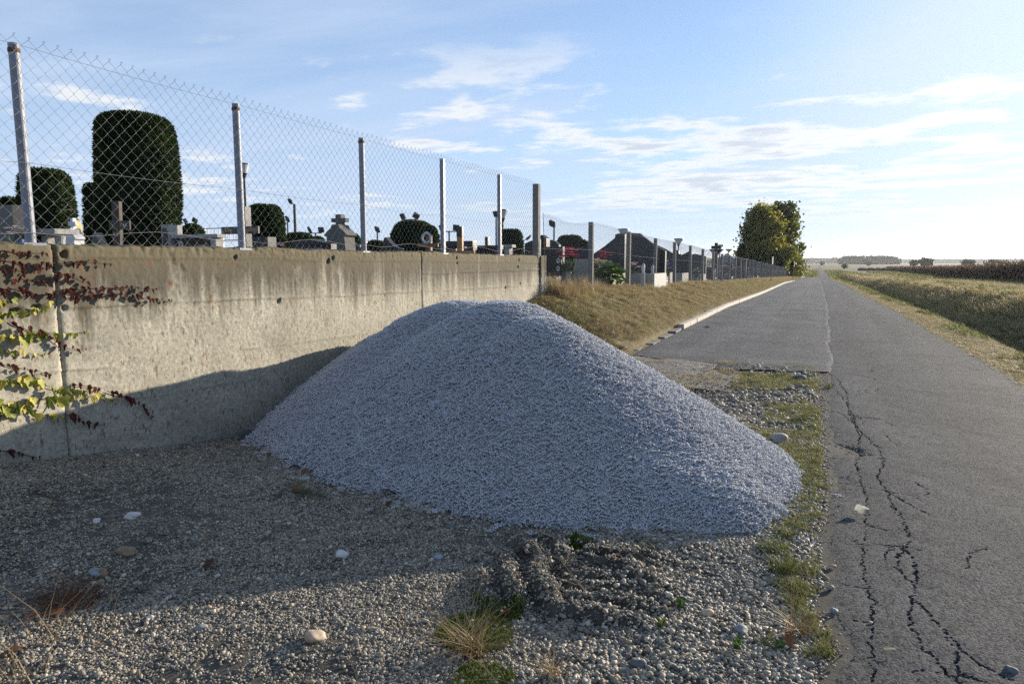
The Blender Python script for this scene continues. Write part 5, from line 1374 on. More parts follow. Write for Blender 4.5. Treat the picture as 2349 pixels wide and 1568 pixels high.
fl('white wreath flowers low on a far grave', 1670, 634, 55.0, .3, 20, [.5], ('granite_dark', .1, .3), 'flower_vase')
# grave lanterns
for x, y, Y, lab in ((1497, 640, 24.6, 'white grave lantern beside a concrete post'), (1548, 640, 30.5, 'tall pale grave lantern on a stone border'), (1612, 628, 39.5, 'white statuette standing on a grave border'), (1476, 645, 22.0, 'small grave candle on the bright stone border'), (1640, 636, 47.0, 'thin white candle on a far grave')):
    zg = yard(Y); t = thing('grave_lantern', lab, 'lantern', (spot(x, Y), Y, zg + .40)); h = .34
    MB().lathe([(.07, -.5), (.07, .03), (.055, .04)], 8).build('base', 'terrazzo', t); MB().lathe([(.05, .04), (.06, h * .6), (.055, h * .75)], 8).build('glass', 'marble', t); MB().lathe([(.07, h * .75), (.03, h * .92), (.01, h)], 8).build('cap', 'metal_grey', t)

# wooden and stone crosses
def plank_cross(name, label, xc, ytop, Y, pw, arm, mat, lean=0.0, th=.07, rz=0.0, cat='cross'):
    """arm: (x0, x1, y0, y1) in the picture"""
    zg = yard(Y); zt = zat(xc, ytop, Y); t = thing(name, label, cat, (spot(xc, Y), Y, zg), rz); t.rotation_euler.y = lean
    h = zt - zg; MB().box((-pw / 2, -th / 2, -.3), (pw / 2, th / 2, h), .006).build('upright', mat, t)
    a0, a1 = spot(arm[0], Y) - spot(xc, Y), spot(arm[1], Y) - spot(xc, Y); z0, z1 = zat(xc, arm[3], Y) - zg, zat(xc, arm[2], Y) - zg
    MB().box((a0, -th / 2 - .035, z0), (a1, -th / 2 - .002, z1), .005).build('arm', mat, t)
    return t, a0, a1, z0, z1, th / 2 + .039
c, a0, a1, z0, z1, fy = plank_cross('wooden_cross', 'leaning weathered wooden grave cross in front of the tall topiary', 272, 461, 6.1, .10, (264, 297, 506, 527), 'wood_grey', .03, rz=.35)
inscription('TAR', .10, .05, 'letter_pale', c, ((a0 + a1) / 2 + .06, -fy, (z0 + z1) / 2)); inscription('53', .06, .05, 'letter_pale', c, (-.0, -.04, z0 - .06))
c, a0, a1, z0, z1, fy = plank_cross('stone_cross', 'tall grey stone cross with lettered arms behind the second steel post', 566, 474, 7.7, .13, (524, 606, 520, 537), 'granite_grey', th=.12)
inscription('JURA', .15, .06, 'letter_gold', c, (a0 + .14, -fy, (z0 + z1) / 2)); inscription('REGOVIC', .24, .06, 'letter_gold', c, (.20, -fy, (z0 + z1) / 2)); inscription('1988', .10, .05, 'letter_pale', c, (.0, -.066, z0 - .06))
c, a0, a1, z0, z1, fy = plank_cross('wooden_cross', 'brown wooden grave cross carrying a white wreath', 985, 542, 11.8, .11, (963, 1009, 558, 567), 'wood_brown')
inscription('ZELJKO', .18, .05, 'letter_gold', c, (a0 * .55, -fy, (z0 + z1) / 2)); inscription('CUCEK', .15, .05, 'letter_gold', c, (a1 * .55, -fy, (z0 + z1) / 2))
Y = 11.7; t = thing('wreath', 'white flower wreath hung on the brown wooden cross', 'wreath', (spot(984, Y), Y - .07, zat(984, 546, Y)))
R_ = 11 * Y / 1400; mb = MB()
for k in range(60):
    a = k / 60 * 6.283; p = Vector((math.cos(a) * R_, rnd.uniform(-.03, .03), math.sin(a) * R_)) + Vector((rnd.uniform(-1, 1), 0, rnd.uniform(-1, 1))) * R_ * .18
    for q in range(5):
        d = Vector((rnd.uniform(-1, 1), rnd.uniform(-1, .3), rnd.uniform(-1, 1))).normalized() * R_ * .26; e = d.cross(Vector((0, 1, 0))).normalized() * R_ * .12
        mb.add([p, p + d * .6 + e, p + d, p + d * .6 - e], [(0, 1, 2, 3)], .5)
o = mb.build('blossoms', 'marble', t)
MB().tube([(math.cos(a) * R_, 0, math.sin(a) * R_) for a in np.linspace(0, 6.283, 22)], R_ * .22, 8, False).build('ring', 'marble', t)
c, a0, a1, z0, z1, fy = plank_cross('wooden_cross', 'honey coloured wooden cross with dark top and a lettered lower board', 1056, 520, 12.3, .12, (1025, 1092, 575, 589), 'wood_honey')
inscription('HRGAS', .2, .07, 'letter_gold', c, (a0 * .55, -fy, z1 - .06)); inscription('AMALIJA', .24, .07, 'letter_gold', c, (a1 * .55, -fy, z1 - .06))
zt = zat(1056, 520, 12.3) - yard(12.3); MB().box((-.064, -.04, zt - .20), (.064, .04, zt + .004), .004).build('dark_cap', 'granite_dark', c)
def frame_monument(label, x0, x1, ytop, ybot, Y, legs, mat, th=.22, extra=None):
    zg = yard(Y); xc = (x0 + x1) / 2; t = thing('frame_monument', label, 'monument', (spot(xc, Y), Y, zg)); o = spot(xc, Y)
    z1, z0 = zat(xc, ytop, Y) - zg, zat(xc, ybot, Y) - zg
    MB().box((spot(x0, Y) - o, -th / 2, z0), (spot(x1, Y) - o, th / 2, z1), .006).build('lintel', mat, t)
    for a, b in legs: MB().box((spot(a, Y) - o, -th * .42, -.2), (spot(b, Y) - o, th * .42, z0 - .003), .006).build('pillar', mat, t)
    return t, o, zg
frame_monument('black granite frame monument behind the honey wooden cross', 1027, 1090, 553, 566, 13.0, [(1033, 1050), (1076, 1090)], 'granite_dark')
t, o, zg = frame_monument('low dark frame monument with an upright stone block', 1093, 1150, 563, 572, 13.6, [(1097, 1148)], 'granite_dark'); Y = 13.6
MB().box((spot(1115, Y) - o, -.06, zat(1118, 562.5, Y) - zg), (spot(1122, Y) - o, .06, zat(1118, 543, Y) - zg), .006).build('block', 'granite_grey', t)
frame_monument('grey stone table with a white leg beside the last square post', 1152, 1179, 561, 568, 14.2, [(1161, 1172)], 'terrazzo')
Y = 6.9; t, o, zg = frame_monument('concrete frame monument with pale pillars and a dark plaque', 408, 512, 538, 546, Y, [(494, 506)], 'terrazzo', .16)
MB().box((spot(388, Y) - o, -.10, -.2), (spot(406, Y) - o, .12, zat(400, 516, Y) - zg), .006).build('pillar', 'terrazzo', t)
MB().box((spot(391, Y) - o, -.106, -.1), (spot(402, Y) - o, -.098, zat(400, 524, Y) - zg), .002).build('dark_panel', 'granite_brown', t)
MB().box((spot(409, Y) - o, -.03, -.1), (spot(493, Y) - o, .03, zat(450, 547.5, Y) - zg), .004).build('plaque', 'granite_dark', t)
inscription('SUPLIC ANDRIJA', .38, .06, 'letter_dim', t, (.02, -.036, zat(450, 563, Y) - zg)); oval(t, (spot(423, Y) - o, -.032, zat(423, 562, Y) - zg), .045, .06)

# tall crucifix
Y = 60.0; zg = yard(Y); t = thing('crucifix', 'tall dark wooden crucifix standing above the graves', 'crucifix', (spot(1642, Y), Y, zg)); h = zat(1642, 557, Y) - zg
MB().box((-.13, -.1, -.4), (.13, .1, h), .02).build('upright', 'wood_grey', t)
za = zat(1642, 571, Y) - zg; wa = (spot(1653.5, Y) - spot(1630.5, Y)) / 2
MB().box((-wa, -.09, za), (wa, .09, za + .26), .02).build('beam', 'wood_grey', t)
for s in (-1, 1): MB().prism([(s * .12, za - .5), (s * .16, za - .5), (s * .62, za - .02), (s * .12, za - .02)][::s], -.08, .08).build('brace', 'wood_grey', t)

# lamps and floodlights
def lantern_lamp(label, xc, ytop, Y, hd=.24, box=False):
    zg = yard(Y); h = zat(xc, ytop, Y) - zg; t = thing('park_lamp', label, 'lamp post', (spot(xc, Y), Y, zg))
    MB().lathe([(.10, -.2), (.10, .12), (.055, .2), (.045, h - .55)], 10).build('pole', 'metal_dark', t)
    MB().lathe([(.045, h - .56), (.07, h - .5), (.10, h - .42), (.12, h - .38)], 12).build('socket', 'metal_dark', t)
    MB().lathe([(.10, h - .38), (hd * .95, h - .10), (hd, h - .06)], 14).build('glass_bowl', 'glass_lamp', t)
    MB().lathe([(hd * 1.08, h - .06), (hd * 1.05, h - .02), (.08, h)], 14).build('lid', 'metal_dark', t)
    if box: MB().box((-.16, -.12, h - 1.35), (.20, .12, h - 1.05), .02).build('speaker', 'metal_grey', t)
lantern_lamp('bell headed lamp post above the second steel fence post', 569, 373, 20, .20)
lantern_lamp('lamp post with a bowl head next to the last square fence post', 1153, 480, 27, .22)
lantern_lamp('bowl lamp rising behind the square peaked black headstone', 1429, 524, 36, .28)
lantern_lamp('bowl lamp with a loudspeaker box above the fence posts', 1555.5, 546.5, 48, .32, True)
lantern_lamp('bowl lamp standing right of the crucifix', 1650, 561, 75, .42)
lantern_lamp('farthest bowl lamp above the chapel gable', 1671, 571, 100, .48)
def floodlight(label, xc, ytop, Y, heads, r=.05):
    zg = yard(min(Y, 40)); h = zat(xc, ytop, Y) - zg; t = thing('floodlight_pole', label, 'floodlight', (spot(xc, Y), Y, zg)); k = Y / 30
    MB().lathe([(r * k, -.2), (r * .8 * k, h - .25 * k)], 8).build('pole', 'metal_dark', t)
    if len(heads) > 1: MB().box((-.45 * k, -.03 * k, h - .30 * k), (.45 * k, .03 * k, h - .25 * k)).build('crossbar', 'metal_dark', t)
    for dx, tilt in heads:
        o = MB().box((-.16 * k, -.06 * k, -.14 * k), (.16 * k, .06 * k, .14 * k), .02).build('lamp_head', 'metal_dark', t); o.location = (dx * k, 0, h - .1 * k); o.rotation_euler = (.5, tilt, .4 * (1 if dx > 0 else -1))
floodlight('thick floodlight pole with one head over the dark hedge', 680, 457, 27, [(-.28, .25)], .09)
floodlight('thin single floodlight left of the thick floodlight pole', 663, 498, 36, [(0, .4)])
floodlight('twin floodlight over the low topiary left of the stone cross', 441, 502, 33, [(-.4, 0), (.4, .6)])
floodlight('twin floodlight over the wide dark headstone', 726, 523, 45, [(-.4, .6), (.4, 0)])
floodlight('twin floodlight over the wide round topiary', 941, 491, 38, [(-.4, 0), (.4, .6)])
floodlight('single floodlight left of the wide round topiary', 867, 522, 42, [(0, .3)])
floodlight('twin floodlight left of the honey wooden cross', 1031, 518, 44, [(-.4, .2), (.4, .1)])
floodlight('single floodlight pole beside the last square post', 1138.5, 486, 32, [(0, .05)])
floodlight('single floodlight behind the curved black headstone', 1270.5, 508, 45, [(-.1, .35)])

def railing(label, x0, x1, ytop, ybot, Y):
    zt, zb = zat((x0 + x1) / 2, ytop, Y), zat((x0 + x1) / 2, ybot, Y); X0, X1 = spot(x0, Y), spot(x1, Y); t = thing('railing', label, 'railing', (X0, Y, yard(Y))); z0 = yard(Y); w = X1 - X0
    for z in (zt, zb): MB().box((0, -.02, z - z0 - .03), (w, .02, z - z0), .004).build('rail', 'metal_grey', t)
    n = max(2, int(w / .16)); bar = MB().box((-.009, -.009, zb - z0), (.009, .009, zt - z0 - .03)).mesh('bar'); bar.materials.append(M['metal_grey'])
    for i in range(n + 1): o = link('bar', bar, None, t); o.location = (w * i / n, .0, 0)
    for i in range(0, 3): MB().box((w * i / 2 - .03, -.03, -.2), (w * i / 2 + .03, .03, zt - z0 + .02), .004).build('post', 'metal_grey', t)
railing('light grey metal railing left of the lettered stone cross', 473, 556, 522, 550, 17)
railing('light grey metal railing left of the wide round topiary', 842, 1012, 551, 566, 30)

# ------------------------------------------------------------------ clipped shrubs and trees
def leaf_cards(P, N, s, w, tint, up=.55, jit=.5):
    """small pointed sprays standing off the surface"""
    n = len(P); r = rng.normal(size=(n, 3)) * jit
    d = N + np.array([0, 0, up]) + r; d /= np.linalg.norm(d, axis=1)[:, None]
    sd = np.cross(d, rng.normal(size=(n, 3))); sd /= np.linalg.norm(sd, axis=1)[:, None]
    s = np.asarray(s)[:, None]
    V = np.stack([P - sd * s * w * .4, P + d * s * .45 - sd * s * w, P + d * s, P + d * s * .45 + sd * s * w], 1).reshape(-1, 3)
    return V, np.arange(n * 4).reshape(n, 4), tint
def topiary(label, x0, x1, ytop, Y, n, sq=4.0, leaf=.06, top=.0, group=None, depth=None, zb=None, taper=.08):
    X0, X1 = spot(x0, Y), spot(x1, Y); zg = yard(Y) if zb is None else zb; h = zat((x0 + x1) / 2, ytop, Y) - zg
    # width seen obliquely: the shrub is round in plan
    ang = math.atan2(abs((X0 + X1) / 2), Y); w = (X1 - X0) * math.cos(ang) * .5 * (1.0 if depth is None else 1.0)
    t = thing('topiary', label, 'topiary', ((X0 + X1) / 2, Y, zg), 0, group)
    def surf(u, v):
        """u azimuth, v -1..1 height"""
        e = 1 / sq; cz = np.sign(v) * np.abs(v)
        rr = (1 - np.abs(np.clip((v - .0), -1, 1)) ** sq) ** e
        lump = 1 + .035 * vnoise(u * 1.6 + 7, v * 2.2, 7) + .02 * vnoise(u * 5, v * 6, 9)
        rr = rr * lump * (1 - taper * np.clip(v, 0, 1) ** 2) * (1 - .10 * smooth(-.2, -1, v))
        return np.stack([np.cos(u) * rr * w, np.sin(u) * rr * w, (v + 1) * .5 * h * (1 + top * np.cos(u))], -1)
    uu = np.linspace(0, 2 * math.pi, 29); vv = np.concatenate([np.linspace(-1, .6, 10), [.75, .87, .95, .99, 1.0]])
    U, Vv = np.meshgrid(uu, vv, indexing='ij'); S = surf(U, Vv) * np.array([.955, .955, .975])
    idx = np.arange(U.size).reshape(U.shape); Q = np.stack([idx[:-1, :-1], idx[1:, :-1], idx[1:, 1:], idx[:-1, 1:]], -1).reshape(-1, 4)
    link('inner_twigs', np_mesh('inner_twigs', S.reshape(-1, 3), Q, smooth_=True), 'thuja_core', t)
    u = rng.random(n) * 6.283; v = rng.random(n) * 2 - 1; v = np.where(rng.random(n) < .22, .8 + .2 * rng.random(n) ** .5, v)
    P = surf(u, v); e = 1e-3
    N = np.cross(surf(u + e, v) - P, surf(u, np.clip(v + e, -1, 1)) - P + 1e-9); N /= np.linalg.norm(N, axis=1)[:, None] + 1e-9
    tn = np.clip(.45 + .30 * vnoise(u * 3, v * 5, 13) + .22 * rng.normal(size=n), 0, 1)
    V, Q, tn = leaf_cards(P - N * .012, N, leaf * (.6 + .8 * rng.random(n)), .22, tn)
    link('foliage', np_mesh('foliage', V, Q, tint=tn), 'thuja', t)
    return t
topiary('clipped dark green shrub behind the leftmost steel post', 56, 181, 392, 5.7, 9000, 5.0, .055)
topiary('tallest clipped thuja column behind the leaning wooden cross', 238, 424, 268, 8.2, 24000, 7.5, .07, taper=.10)
topiary('lower clipped shrub hugging the left side of the tallest thuja', 203, 252, 425, 9.0, 5000, 6, .07)
topiary('low dark shrub peeking over the large grey headstone', 8, 55, 456, 7.0, 3000, 3.5, .06)
topiary('clipped round shrub right of the lettered stone cross', 571, 653, 475, 12.0, 9000, 4.6, .08)
topiary('low green mound shrub behind the concrete frame monument', 414, 477, 518, 11.5, 4000, 2.4, .07)
topiary('small low shrub between dark headstone and wide headstone', 630, 661, 548, 9.6, 2500, 2.8, .06)
topiary('long low dark hedge shrub under the floodlight pole', 656, 722, 538, 14.5, 5000, 4, .08)
topiary('dark low shrub behind the wide headstone', 712, 748, 547, 13.0, 3000, 3, .07)
topiary('small clipped shrub right of the pale cross monument', 797, 828, 541, 17.0, 3000, 3.2, .09)
topiary('wide clipped shrub with a double top behind the wreath', 899, 1000, 512, 17.5, 10000, 3.4, .10)
topiary('lower shoulder shrub leaning on the wide double topped shrub', 962, 1006, 524, 16.5, 4000, 3.2, .10)
topiary('dark low shrub left of the winged brown headstone', 841, 884, 557, 12.5, 3000, 3.2, .07)
topiary('clipped shrub behind the last square fence post', 1147, 1197, 531, 20.5, 7000, 5.0, .10)
topiary('wide dark clipped shrub behind the flower vase', 1278, 1337, 545, 28, 8000, 4.2, .13)
topiary('small shrub on the right of the wide dark clipped shrub', 1328, 1349, 556, 27, 2500, 3.6, .12)
topiary('slim dark cypress in front of the autumn tree', 1693, 1710, 563, 112, 2500, 2.6, .35, zb=-.6)
topiary('short dark conical shrub below the autumn tree', 1779, 1797, 590, 128, 2000, 2.2, .35, zb=-1.0)

def tree(name, label, loc, h, cr, trunk_h, n, s, mat, shape, tintf, seed, lean=(0, 0), group=None):
    r = np.random.default_rng(seed); t = thing(name, label, 'tree', loc, 0, group)
    mb = MB(); tips = []
    def limb(p, d, L, rad, lv):
        pts = [p]; q = Vector(p); dd = Vector(d).normalized(); k = 4
        for i in range(k):
            dd = (dd + Vector(r.normal(size=3)) * .14 + Vector((0, 0, .06))).normalized(); q = q + dd * (L / k); pts.append(q.copy())
        mb.tube(pts, list(np.linspace(rad, rad * .5, k + 1)), 6 if lv < 2 else 4, False)
        if lv < 2:
            for j in range(5 if lv == 0 else 3):
                u = .35 + .6 * r.random(); b = pts[int(u * k)]; a = r.random() * 6.28
                limb(b, (math.cos(a), math.sin(a), .55 + .3 * r.random()), L * (.28 + .12 * r.random() if lv == 0 else .5), rad * .45, lv + 1)
        tips.append(q)
    limb(Vector((0, 0, -.3)), (lean[0] * .3, lean[1] * .3, 1), h * .72, h * .022, 0)
    for j in range(7):
        a = j * .9 + r.random(); limb(Vector((0, 0, trunk_h * (1 + .8 * r.random()))), (math.cos(a), math.sin(a), .5), cr * .6, h * .008, 1)
    mb.build('trunk', 'bark', t)
    # crown: clusters of leaves filling an uneven envelope
    nc = 150; C = []
    while len(C) < nc:
        a = r.random() * 6.283; v = r.random(); R = shape(v, a) * cr * math.sqrt(.25 + .75 * r.random())
        C.append((R * math.cos(a) + lean[0] * v * h * .1, R * math.sin(a) + lean[1] * v * h * .1, trunk_h * .6 + v * (h - trunk_h * .6)))
    C = np.array(C); k = r.integers(0, nc, n); cs = cr * (.09 + .14 * r.random(nc))
    P = C[k] + r.normal(size=(n, 3)) * cs[k][:, None] * np.array([1, 1, .75])
    N = r.normal(size=(n, 3)); N /= np.linalg.norm(N, axis=1)[:, None]
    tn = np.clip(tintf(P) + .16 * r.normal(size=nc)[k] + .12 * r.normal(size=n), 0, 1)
    V, Q, tn = leaf_cards(P, N, s * (.6 + .8 * r.random(n)), .42, tn, -.2, .5)
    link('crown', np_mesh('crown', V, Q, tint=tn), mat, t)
    return t
cone = lambda v, a: (.30 + 1.0 * (1 - v) ** .75 * min(1, v * 5 + .45)) * .86 * (1 + .22 * math.sin(a * 3 + v * 5) + .12 * math.sin(a * 7 + v * 11))
Yt = 140.0; zb = float(road_z(Yt)) - .1
tw = 1.0
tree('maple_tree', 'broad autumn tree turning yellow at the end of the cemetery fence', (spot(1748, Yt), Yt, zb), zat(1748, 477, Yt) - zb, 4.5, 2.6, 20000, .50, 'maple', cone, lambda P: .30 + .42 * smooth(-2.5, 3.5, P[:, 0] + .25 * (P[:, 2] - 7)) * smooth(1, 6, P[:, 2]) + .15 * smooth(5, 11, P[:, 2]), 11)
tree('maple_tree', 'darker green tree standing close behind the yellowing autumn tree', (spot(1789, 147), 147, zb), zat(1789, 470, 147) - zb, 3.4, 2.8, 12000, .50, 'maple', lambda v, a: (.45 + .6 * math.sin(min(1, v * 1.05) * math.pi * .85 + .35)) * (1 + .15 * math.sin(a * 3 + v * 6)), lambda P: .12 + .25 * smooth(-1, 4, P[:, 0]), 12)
tree('small_tree', 'low spreading tree with yellow leaves at the gate of the hedge', (spot(1815, 149), 149, zb), zat(1815, 575, 149) - zb, 3.2, 1.0, 2600, .36, 'maple', lambda v, a: (.9 - .4 * v) * (1 + .2 * math.sin(a * 2 + v * 7)), lambda P: .25 + .5 * rng.random(len(P)), 13)

# hedge past the side road
def hedge(label, x0, x1, y0, y1, h, n, loc_z):
    t = thing('hedge', label, 'hedge', ((x0 + x1) / 2, (y0 + y1) / 2, loc_z)); w, d = (x1 - x0) / 2, (y1 - y0) / 2
    MB().box((-w + .1, -d + .1, -.3), (w - .1, d - .1, h - .1), .1).build('inner_twigs', 'thuja_core', t)
    u = rng.integers(0, 4, n); a = rng.random(n) * 2 - 1; z = rng.random(n) * h
    P = np.stack([np.where(u == 0, w, np.where(u == 1, a * w, a * w)), np.where(u == 0, a * d, np.where(u == 1, -d, a * d)), np.where(u >= 2, h, z)], -1)
    P[u == 3, 0] = w; P[u == 3, 2] = z[u == 3]
    N = np.zeros((n, 3)); N[(u == 0) | (u == 3), 0] = 1; N[u == 1, 1] = -1; N[u == 2, 2] = 1
    V, Q, tn = leaf_cards(P + rng.normal(size=(n, 3)) * .08, N, .35 * (.6 + .8 * rng.random(n)), .3, np.clip(.6 + .25 * rng.normal(size=n), 0, 1))
    link('foliage', np_mesh('foliage', V, Q, tint=tn), 'grass' if False else 'thuja', t)
hedge('tall clipped hedge beyond the side road', -16, -3.7, 152.5, 188, 2.9, 9000, float(road_z(165)))

# sign posts seen edge on
def sign_post(label, x, ytop, Y, X, ph, plate=True):
    zg = float(T(X, Y)); h = zat(x, ytop, Y) - zg; t = thing('sign_post', label, 'sign post', (X, Y, zg)); r = .035 * max(1, Y / 70)
    MB().lathe([(r, -.3), (r, h), (r * .5, h + .01)], 10).build('pole', 'metal_dark', t)
    if plate: MB().box((r + .005, -.02, h - ph), (r + .05, .42, h), .006).build('plate', 'sign_white', t)
sign_post('dark pole with a white plate on the bank before the cemetery fence', 1774, 589, 65, -3.75, .65)
sign_post('farther dark pole with a white plate at the side road', 1821.5, 599.5, 111, -3.3, .8)
sign_post('thin bare pole in front of the hedge past the side road', 1835.5, 607, 172, -3.4, .8, False)

# chapel gable and hills at the back of the cemetery
Y = 118; zg = yard(Y); t = thing('chapel', 'small chapel with a pointed gable roof behind the far graves', 'chapel', (spot(1671, Y), Y, zg)); hh = zat(1671, 580, Y) - zg
MB().box((-2.2, -1.5, -.3), (2.2, 1.5, hh * .62), .02).build('wall', 'terrazzo', t)
MB().prism([(-2.6, hh * .60), (2.6, hh * .60), (.9, hh * .80), (0, hh), (-.9, hh * .80)], -1.8, 1.8).build('roof', 'metal_grey', t)

# ------------------------------------------------------------------ far country
def far_tree(label, xc, ytop, Y, wpx, seed, n=900, group=None):
    X = spot(xc, Y); zg = float(T(X, Y)); h = zat(xc, ytop, Y) - zg; cr = wpx * Y / 1566 * .5
    t = thing('far_tree', label, 'tree', (X, Y, zg), 0, group); r = np.random.default_rng(seed)
    MB().tube([(0, 0, -.5), (0, 0, h * .5)], [h * .05, h * .03], 6).build('trunk', 'bark', t)
    P = r.normal(size=(n, 3)); P /= np.linalg.norm(P, axis=1)[:, None]; P *= (r.random(n) ** .33)[:, None]
    P = P * np.array([cr, cr, h * .47]) * (1 + .12 * np.sin(P[:, :1] * 7 + P[:, 2:] * 5)) + np.array([0, 0, h * .53])
    N = r.normal(size=(n, 3)); N /= np.linalg.norm(N, axis=1)[:, None]
    V, Q, tn = leaf_cards(P, N, h * .16 * (.6 + .8 * r.random(n)), .5, r.random(n)); link('crown', np_mesh('crown', V, Q, tint=tn), 'far_leaf', t)
far_tree('large round solitary tree far out in the fields', 2124, 592, 620, 26, 21)
far_tree('smaller round tree left of the large solitary tree', 2096, 596.5, 700, 15, 22)
far_tree('round tree behind the maize edge', 2221, 595, 640, 24, 23)
far_tree('wide tree crown just above the maize tops', 2284, 595.5, 640, 38, 24)
far_tree('small bush at the foot of the radio mast', 1938, 606, 420, 14, 25, 400)
far_tree('tiny bush left of the wood on the plain', 1886, 599.5, 900, 9, 26, 300)
far_tree('small bush in front of the distant wood', 1992, 600, 800, 10, 27, 300)
# the wood: reads as one mass
def mass(name, label, x0, x1, ytop, Y, n, dy, s, mat='far_leaf', seed=31):
    r = np.random.default_rng(seed); X0, X1 = spot(x0, Y), spot(x1, Y); zg = float(T((X0 + X1) / 2, Y)); h = zat((x0 + x1) / 2, ytop, Y) - zg
    u = r.random(n); edge = smooth(0, .05, u) * smooth(1, .90, u)
    top = h * (.78 + .22 * edge) * (1 + .10 * vnoise(u * 26, u * 0, seed) + .05 * vnoise(u * 70, u * 0, seed + 1)) * (.55 + .45 * edge)
    z = top * r.random(n) ** .6
    P = np.stack([X0 + (X1 - X0) * u, Y + dy * r.random(n), zg + z], -1); N = r.normal(size=(n, 3)); N /= np.linalg.norm(N, axis=1)[:, None]
    V, Q, tn = leaf_cards(P, N, s * (.6 + .8 * r.random(n)), .5, r.random(n)); o = link(name, np_mesh(name, V, Q, tint=tn), mat, None, 'stuff'); o['label'] = label; return o
mass('far_wood', 'hazy wood on the plain', 1930, 2064, 592.5, 1500, 9000, 120, 5.5)
mass('far_tree_line', 'hazy tree line on the horizon', 1835, 1935, 597, 2600, 5000, 150, 9, seed=35)
mass('far_tree_line', 'hazy tree line on the horizon', 2060, 2700, 599, 3200, 9000, 200, 10, seed=37)
mass('far_tree_line', 'hazy tree line behind the cemetery', 150, 560, 548, 70, 9000, 6, 1.2, 'tree_dark', 39) if False else None
for nm, x0, x1, yt, Y, sd in (('hills', 1500, 2500, 595.5, 6500, 41), ('hills', 1560, 1700, 582, 900, 43)):
    xs = np.linspace(spot(x0, Y), spot(x1, Y), 90); u = np.linspace(0, 1, 90); hz = zat((x0 + x1) / 2, yt, Y) + 3
    prof = hz * np.sin(np.pi * u) ** .5 * (.75 + .2 * vnoise(u * 7, u * 0, sd) + .1 * vnoise(u * 23, u * 0, sd + 2))
    dep = Y * .12; ysr = np.linspace(0, 1, 7); Xh_, Uh = np.meshgrid(xs, ysr, indexing='ij')
    link(nm, strip_mesh(nm, Xh_, Y + Uh * dep, -3 + prof[:, None] * np.sin(Uh * math.pi * .5) ** .7), 'grass_far' if Y < 2000 else 'ditch_soil', None, 'structure')
# radio mast and earth mounds
Y = 420.0; X = spot(1936, Y); zg = float(T(X, Y)); t = thing('radio_mast', 'thin lattice mast standing on the plain', 'mast', (X, Y, zg)); h = zat(1936, 582, Y) - zg
for a in (0, 2.09, 4.19): MB().tube([(math.cos(a) * .35, math.sin(a) * .35, -.3), (math.cos(a) * .12, math.sin(a) * .12, h)], .07, 5).build('leg', 'metal_grey', t)
for k in range(7):
    z = h * (k + .5) / 7; MB().tube([(math.cos(a) * .3, math.sin(a) * .3, z + .2 * i) for i, a in enumerate((0, 2.09, 4.19, 6.28))], .05, 4).build('lattice', 'metal_grey', t)
for i, (xa, xb) in enumerate(((1971, 1988), (1990, 2008), (2009, 2022), (2022, 2036))):
    Y = 330.0; X = spot((xa + xb) / 2, Y); w = (xb - xa) * Y / 1306 * .5; bm = bmesh.new(); bmesh.ops.create_uvsphere(bm, u_segments=16, v_segments=8, radius=1)
    for v in bm.verts: v.co = Vector((v.co.x * w, v.co.y * 1.6, max(-.2, v.co.z) * 1.3)) * (1 + .1 * rnd.uniform(-1, 1))
    me = bpy.data.meshes.new('earth_mound'); bm.to_mesh(me); bm.free(); me.shade_smooth(); o = tag(link('earth_mound', me, 'bark'), 'dark earth mound in a row beyond the stubble field', 'earth mound', 'row of earth mounds'); o.location = (X, Y, float(T(X, Y)))
# broad leaved plant behind the fence
t = thing('leafy_plant', 'leafy plant with big bright green leaves behind the bank fence', 'plant', (spot(1400, 18.8), 18.8, yard(18.8))); lm = [leaf_mesh(.42, .26, 1, .3, 1100 + i, .3 + .15 * i) for i in range(4)]
for m in lm: m.materials.append(M['leaf_green'])
for k in range(34):
    a = rnd.random() * 6.28; R_ = rnd.uniform(.05, .55); o = link('leaf', rnd.choice(lm), None, t); o.location = (math.cos(a) * R_, math.sin(a) * R_ * .8, rnd.uniform(.05, .55)); o.rotation_euler = (rnd.uniform(-.4, .4), rnd.uniform(-.2, .9), a); o.scale = (rnd.uniform(.6, 1.1),) * 3
for k in range(6): MB().tube([(0, 0, 0), (rnd.uniform(-.2, .2), rnd.uniform(-.2, .2), .3), (rnd.uniform(-.4, .4), rnd.uniform(-.3, .3), .5)], .01, 5).build('stalk', 'leaf_green', t)
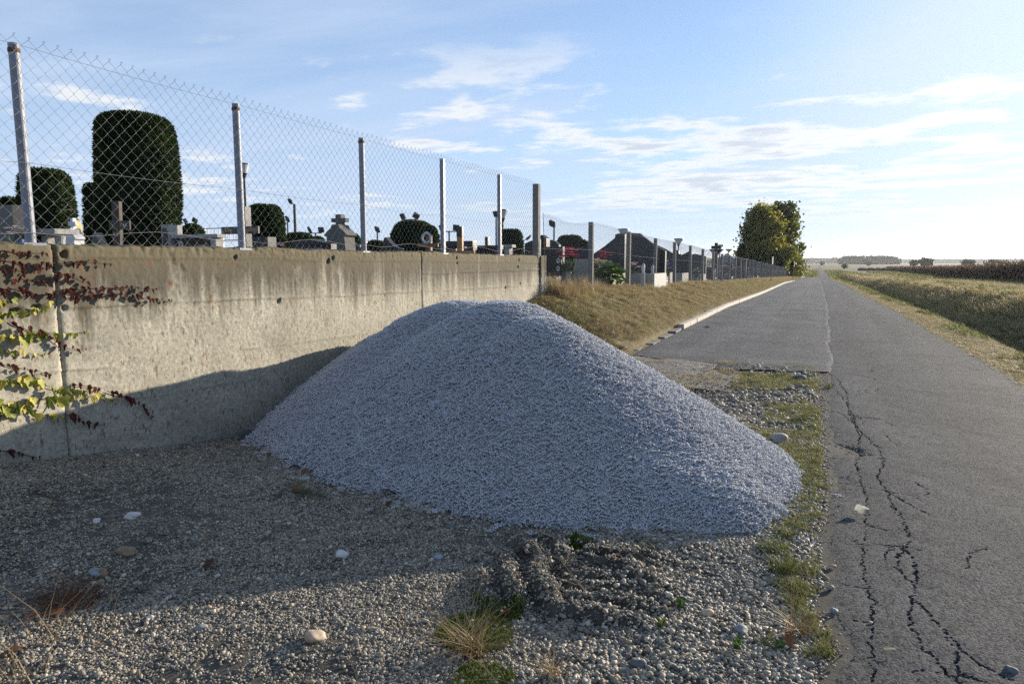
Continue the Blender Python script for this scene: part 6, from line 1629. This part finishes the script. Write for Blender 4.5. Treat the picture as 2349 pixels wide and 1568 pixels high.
# bird on a headstone
Y = 17.0; t = thing('bird', 'small dark bird perched on a headstone beside the tall concrete post', 'bird', (spot(1210, Y), Y, zat(1210, 551, Y)))
bm = bmesh.new(); bmesh.ops.create_uvsphere(bm, u_segments=14, v_segments=8, radius=1)
for v in bm.verts:
    x = v.co.x; v.co = Vector((x * .085, v.co.y * .036 * (1 - .3 * max(0, -x)), v.co.z * .042 * (1 - .75 * max(0, -x)) + .05 + .045 * x))
me = bpy.data.meshes.new('body'); bm.to_mesh(me); bm.free(); me.shade_smooth(); link('body', me, 'metal_dark', t)
MB().lathe([(.0, -.028), (.024, -.01), (.026, .008), (.012, .026), (0, .03)], 10, (.075, 0, .115)).build('head', 'metal_dark', t)
MB().tube([(.095, 0, .115), (.125, 0, .112)], [.006, .001], 5).build('beak', 'metal_dark', t)
MB().add([(-.06, -.012, .02), (-.06, .012, .02), (-.15, .012, -.02), (-.15, -.012, -.02), (-.06, -.012, .028), (-.06, .012, .028), (-.15, .012, -.014), (-.15, -.012, -.014)], [(3, 2, 1, 0), (4, 5, 6, 7), (0, 1, 5, 4), (1, 2, 6, 5), (2, 3, 7, 6), (3, 0, 4, 7)]).build('tail', 'metal_dark', t)
for s in (-1, 1): MB().tube([(.01, s * .012, -.02), (.01, s * .012, .03)], .003, 4).build('leg', 'metal_dark', t)
# ------------------------------------------------------------------ haze over the plain
m = bpy.data.materials.new('haze'); m.use_nodes = True; nt = m.node_tree; nt.nodes.clear()
ho = nt.nodes.new('ShaderNodeOutputMaterial'); hv = nt.nodes.new('ShaderNodeVolumePrincipled')
hv.inputs['Color'].default_value = (0.90, 0.95, 1.0, 1.0); hv.inputs['Density'].default_value = 0.00009; hv.inputs['Anisotropy'].default_value = 0.35
hv.inputs['Density Attribute'].default_value = ''; hv.inputs['Color Attribute'].default_value = ''; hv.inputs['Temperature Attribute'].default_value = ''
nt.links.new(hv.outputs[0], ho.inputs['Volume'])
hz_o = MB().box((-9800, -600, -4.5), (9800, 9800, 75)).build('haze', m, None, 'stuff')
